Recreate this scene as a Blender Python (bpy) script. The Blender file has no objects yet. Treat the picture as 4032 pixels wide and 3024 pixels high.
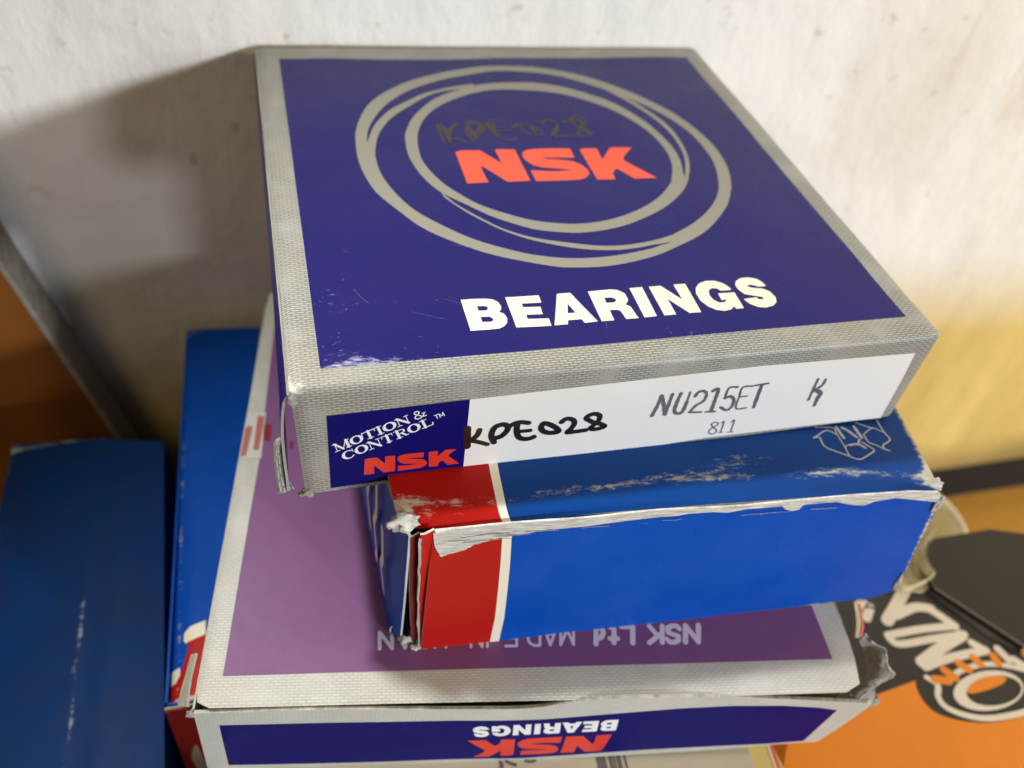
import bpy, bmesh, math, random
from mathutils import Vector, Matrix, noise
from mathutils.geometry import tessellate_polygon
random.seed(7)
# ------------------------------------------------------------------ camera, world, lights
SC = bpy.context.scene
Z0 = 293.0                                   # millimetres from the shelf board to the top face of the uppermost box
def W(p): return Vector((p[0]*.001, p[1]*.001, (p[2]+Z0)*.001))
cam = bpy.data.cameras.new("camera"); cam_o = bpy.data.objects.new("camera", cam)
SC.collection.objects.link(cam_o); SC.camera = cam_o
cam.sensor_width = 36; cam.lens = 29.8756; cam.clip_start = .005; cam.clip_end = 50
RM = Matrix(((0.962891,0.092603,-0.253508),(-0.243772,0.701529,-0.669651),(0.115832,0.706599,0.69807)))
cam_o.matrix_world = Matrix.Translation(W((-0.421,-105.05,106.463))) @ RM.to_4x4()
cam.dof.use_dof = True; cam.dof.focus_distance = .161; cam.dof.aperture_fstop = 13.0
SC.render.engine = 'CYCLES'; SC.render.resolution_x = 1024; SC.render.resolution_y = 768
SC.view_settings.view_transform = 'Standard'; SC.view_settings.look = 'None'
SC.view_settings.exposure = 0; SC.view_settings.gamma = 1
wd = bpy.data.worlds.new("World"); SC.world = wd; wd.use_nodes = True
wd.node_tree.nodes["Background"].inputs[0].default_value = (.62,.50,.34,1)
wd.node_tree.nodes["Background"].inputs[1].default_value = .165
def area(name, pos, target, size, power, col, sy=None, spread=None):
    l = bpy.data.lights.new(name, 'AREA'); l.shape = 'RECTANGLE'; l.size = size; l.size_y = sy or size
    l.energy = power; l.color = col
    if spread: l.spread = math.radians(spread)
    o = bpy.data.objects.new(name, l); SC.collection.objects.link(o)
    o.location = W(pos); o.rotation_euler = (W(target)-W(pos)).to_track_quat('-Z','Y').to_euler()
area("window_light", (60+840,-1400,300), (60,20,-10), .10, 19, (.88,.95,1))
area("front_light", (60+500,-1880,110), (60,20,-20), .16, 6.6, (.95,.97,1))
area("ceiling_light", (-108,119,258), (85,-120,-60), .022, .30, (1,.985,.91), None, 77)
area("warm_fill", (-520,-520,620), (-40,130,-80), .30, 1.35, (1,.76,.42))  # unseen fill lamp, added to warm and lift the shadows at the left
area("warm_lamp", (700,-150,260), (260,130,-60), .10, 1.9, (1,.78,.45))
# ------------------------------------------------------------------ traced outlines, millimetres on each face
D={"T":[[-0.41,134.38,0.0],[134.18,136.38,0.0],[132.52,-0.51,0.0],[-0.38,0.1,0.0],[0.82,-0.0,-28.28],[133.1,0.0,-25.71]],"M_crease":[[16.9,-10.2,-24.8],[36.21,-12.98,-24.92],[52.42,-12.7,-25.21],[69.94,-12.7,-25.51],[102.21,-15.3,-26.04],[133.09,-19.14,-26.5]],"M_lip":[[19.54,-12.13,-26.79],[36.35,-13.53,-27.49],[51.99,-14.72,-26.35],[68.77,-16.0,-26.01],[98.84,-18.35,-25.85],[133.89,-20.61,-27.4]],"M_flap":[[23.38,-13.6,-27.41],[133.0,-21.6,-27.9],[138.82,-24.25,-66.0],[22.03,-16.78,-66.0]],"M_topback":[[16.47,-0.93,-28.2],[137.13,2.52,-28.2]],"M_top":[[14.8,104.8,-28.4],[154.71,96.86,-28.4],[133.09,-19.14,-26.5],[16.9,-10.2,-24.8]],"M_left":[[15.17,29.25,-66.0],[16.63,-10.36,-66.0],[18.65,-14.47,-66.0],[15.91,-1.0,-28.0],[19.15,-15.5,-24.19],[19.1,-14.5,-38.86]],"M_post":[[18.95,-16.3,-22.3],[21.98,-17.6,-21.19],[23.35,-17.6,-41.02],[22.0,-16.8,-65.33],[20.77,-16.3,-42.37]],"P_top":[[-3.55,109.48,-66.0],[134.87,81.34,-66.0],[119.53,-45.33,-66.0],[-24.76,-20.62,-66.0]],"P_front":[[-24.95,-21.42,-67.36],[121.7,-46.13,-71.28],[116.57,-46.13,-87.66],[-25.54,-21.42,-93.61]],"P_front_top":[[0.0,-0.0],[25.585,-1.304],[54.116,-0.659],[68.903,-0.844],[82.171,-4.531],[103.497,-5.657],[125.638,-3.71],[147.924,0.356]],"P_front_bot":[[-0.226,30.2],[26.161,33.248],[57.779,34.824],[93.351,35.031],[121.704,34.23],[134.745,32.568],[147.034,31.847]],"crumple_out":[[125.04,-32.48,-66.0],[126.64,-34.82,-66.0],[128.33,-36.56,-66.0],[128.53,-38.41,-67.0],[128.31,-39.95,-68.0],[128.76,-41.6,-69.0],[127.53,-41.74,-71.0],[126.45,-41.81,-73.0],[126.21,-42.75,-75.0],[126.1,-43.83,-78.0]],"crumple_in":[[124.4,-32.68,-66.5],[126.48,-34.18,-68.0],[127.43,-36.74,-68.0],[127.3,-38.54,-69.0],[127.44,-39.88,-71.0],[126.69,-40.85,-72.0],[125.04,-41.68,-72.0],[124.46,-41.77,-73.0],[124.09,-41.88,-75.0],[121.81,-42.67,-76.0]],"crumple_low":[[124.04,-32.82,-67.0],[125.79,-33.93,-70.0],[127.31,-35.03,-73.0],[127.18,-36.37,-75.0],[126.12,-38.04,-76.0],[125.03,-39.01,-76.0],[123.71,-39.93,-76.0],[122.18,-40.79,-76.0],[121.23,-41.53,-76.0],[120.31,-41.8,-76.0]],"P_sideflap":[[-24.05,-8.85,-66.5],[-25.32,-15.33,-66.5],[-25.6,-20.27,-66.5],[-25.19,-8.36,-67.5],[-26.62,-14.34,-68.0],[-27.79,-18.21,-69.0]],"T_side_edge":[[-0.83,0.0,0.55],[-1.67,0.0,-2.21],[-2.18,0.0,-5.75],[-2.54,0.0,-10.47],[-2.61,0.0,-14.0],[-2.6,0.0,-18.79],[-2.54,0.0,-23.02],[-2.59,0.0,-26.58]],"T_dust":[[-2.61,-0.6,-11.19],[-3.62,-0.6,-12.43],[-3.81,-0.6,-16.74],[-3.91,-0.6,-21.24],[-4.01,-0.6,-26.41],[-2.52,1.5,-13.93],[-2.43,1.5,-17.6],[-2.21,1.5,-21.42],[-2.12,1.5,-25.35],[-0.94,1.5,-27.92]],"B2":[[-32.47,130.74,-97.0],[-8.4,127.95,-97.0],[-35.69,-3.23,-97.0],[-28.26,130.25,-97.0],[-32.27,-3.9,-97.0],[-32.68,73.54,-97.0],[-28.76,72.95,-97.0]],"B2_white":[[-31.66,12.72,-97.0],[-31.55,14.86,-97.0],[-30.11,16.17,-97.0],[-26.38,17.22,-97.0],[-26.39,13.28,-97.0],[-31.12,11.85,-97.0]],"B2_white2":[[-35.5,5.65,-97.0],[-34.37,6.08,-97.0],[-32.46,6.01,-97.0],[-32.42,3.89,-97.0],[-33.53,2.38,-97.0],[-35.54,2.48,-97.0]],"B2_circ":[[-31.49,-3.23,-119.61],[-33.35,-3.23,-124.28],[-33.58,-3.23,-129.92],[-32.63,-3.23,-136.39],[-31.23,-3.23,-143.36],[-29.04,-3.23,-144.54],[-30.84,-3.23,-131.32]],"B1_112":[[-86.74,101.24,-112.0],[-41.29,95.59,-112.0],[-38.34,-12.12,-112.0],[-61.81,97.58,-112.0],[-60.56,57.8,-112.0],[-59.74,23.72,-112.0],[-59.17,-7.83,-112.0],[-86.69,80.73,-112.0]],"B1_125":[[-91.88,113.51,-125.0],[-43.73,107.53,-125.0],[-40.6,-6.59,-125.0],[-65.47,109.64,-125.0],[-64.14,67.49,-125.0],[-63.27,31.39,-125.0],[-62.66,-2.04,-125.0],[-91.82,91.79,-125.0]],"O_black":[[153.21,-2.11],[160.51,2.28],[177.29,1.75],[189.24,-2.83],[195.64,-14.95],[202.65,-25.34],[203.41,-28.13],[202.11,-30.93],[191.29,-30.58],[170.09,-30.68],[165.24,-29.74],[157.93,-30.56],[150.76,-31.37],[145.99,-32.01],[142.26,-32.45],[134.94,-31.78]],"O_edge":[[189.24,-2.83],[202.65,-25.34],[211.16,-39.05]],"O_str":[[90,"cream",[[179.3,-2.03],[172.63,-7.03],[166.94,-11.06]]],[72,"cream",[[170.76,-9.93],[178.44,-8.55],[183.39,-9.91]]],[70,"cream",[[161.26,-4.5],[164.01,-5.46],[160.87,-9.04]]],[66,"cream",[[183.1,-10.33],[185.16,-13.03],[187.49,-16.67]]],[58,"cream",[[164.35,-15.52],[175.65,-15.61],[187.06,-16.59]]],[56,"cream",[[164.27,-16.38],[166.47,-18.77],[178.01,-19.17],[188.78,-19.62]]],[84,"cream",[[187.64,-19.85],[178.79,-22.17],[169.68,-25.18]]],[64,"cream",[[170.03,-26.72],[178.19,-25.73],[192.12,-25.65]]],[60,"cream",[[189.28,-22.61],[192.03,-25.76]]],[55,"grey",[[187.9,-4.78],[191.14,-10.85],[194.45,-16.58],[197.83,-21.98],[202.19,-25.92]]],[60,"cream",[[196.3,-25.91],[197.36,-29.6]]],[60,"cream",[[199.05,-29.92],[200.92,-32.42]]]],"O_blob":[[165.28,-29.34],[163.4,-33.84],[164.51,-38.8],[169.91,-42.58],[179.24,-45.21],[190.46,-45.51],[201.37,-44.91],[211.47,-38.69],[207.27,-31.91],[203.01,-29.8],[192.14,-29.46],[170.84,-29.59]],"O_str2":[[42,"cream",[[168.44,-29.74],[170.31,-32.36],[168.29,-35.6],[168.93,-38.89],[173.39,-42.11],[180.01,-44.21],[191.14,-44.66],[197.57,-43.76]]],[40,"cream",[[174.05,-32.27],[179.4,-29.99],[187.38,-29.41],[193.67,-30.61],[200.04,-33.53],[202.22,-36.9]]],[62,"orange",[[170.5,-30.76],[174.3,-31.91]]],[62,"orange",[[175.13,-28.75],[176.99,-31.4]]],[62,"orange",[[180.99,-27.76],[182.69,-29.99]]],[62,"orange",[[186.68,-27.13],[187.52,-29.22]]],[62,"orange",[[193.21,-27.73],[193.32,-30.11]]]],"O_ring":[[195.79,-38.43],[196.51,-36.99],[196.4,-35.54],[195.48,-34.18],[193.78,-33.01],[191.45,-32.11],[188.64,-31.55],[185.55,-31.37],[182.42,-31.58],[179.46,-32.15],[176.88,-33.05],[174.84,-34.2],[173.49,-35.53],[172.89,-36.95],[173.08,-38.35],[174.03,-39.65],[175.69,-40.77],[177.93,-41.63],[180.62,-42.19],[183.59,-42.39],[186.63,-42.23],[189.57,-41.71],[192.19,-40.87],[194.31,-39.75]],"O_ring_i":[[194.98,-38.43],[195.49,-37.36],[195.37,-36.28],[194.62,-35.26],[193.27,-34.38],[191.44,-33.69],[189.24,-33.26],[186.84,-33.11],[184.41,-33.25],[182.11,-33.66],[180.11,-34.31],[178.54,-35.17],[177.5,-36.16],[177.05,-37.22],[177.22,-38.27],[177.99,-39.26],[179.31,-40.11],[181.08,-40.77],[183.21,-41.2],[185.54,-41.36],[187.93,-41.25],[190.21,-40.88],[192.23,-40.25],[193.86,-39.42]],"O_in":[[177.93,-35.88],[181.65,-33.33],[187.31,-32.68],[192.43,-34.38],[190.56,-35.88],[185.77,-36.6],[179.56,-36.8]],"Dk":[[187.19,-4.97,-107.0],[203.22,-27.91,-107.0],[230.06,-17.64,-107.0],[234.44,7.24,-107.0],[220.57,11.82,-107.0],[197.77,11.91,-107.0],[190.31,4.39,-107.0],[187.31,-1.3,-107.0]],"Dk_tan":[[176.05,-3.06,-115.0],[183.77,-4.45,-115.0],[191.48,-1.6,-115.0],[194.2,8.51,-115.0],[201.1,16.03,-115.0],[190.66,15.55,-115.0],[180.36,6.46,-115.0]],"Dk_edge":[[200.94,14.66,-113.0],[192.4,9.3,-113.0],[189.26,2.73,-113.0],[188.91,-1.19,-113.0],[179.24,-3.18,-113.0],[175.88,-1.74,-113.0]],"cup":[[258.36,56.5,-150.0],[261.65,43.53,-150.0],[256.44,35.22,-150.0],[231.93,32.08,-150.0],[214.06,27.3,-150.0]],"yel":[[95.68,-42.89,-104.0],[97.49,-38.93,-104.0],[112.15,-40.72,-104.0],[110.76,-46.0,-104.0]],"pink":[[109.4,-46.11,-103.0],[113.55,-41.17,-103.0],[115.97,-40.94,-103.0]],"barx":[[62.43,-38.36],[63.52,-38.58],[64.84,-38.85],[65.72,-39.04],[66.83,-39.26],[68.37,-39.58]],"scr":[[39.27,-33.23],[39.49,-33.93],[39.15,-34.54],[40.61,-33.32],[41.43,-33.96],[42.64,-34.58],[45.14,-34.06],[46.19,-34.56],[47.39,-34.52]],"O_poly":[[113.04,-46.04],[118.84,-38.09],[155.33,-7.14],[187.25,-4.29],[203.06,-27.17],[225.39,-59.67],[188.49,-97.46],[91.72,-75.65]],"stick":[[128.89,-30.1,-70.0],[137.74,-23.34,-70.0],[139.97,-22.41,-70.0]],"cam":[[-0.421,-105.05,106.463],[[0.962891,0.092603,-0.253508],[-0.243772,0.701529,-0.669651],[0.115832,0.706599,0.69807]],29.8756]}
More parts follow.
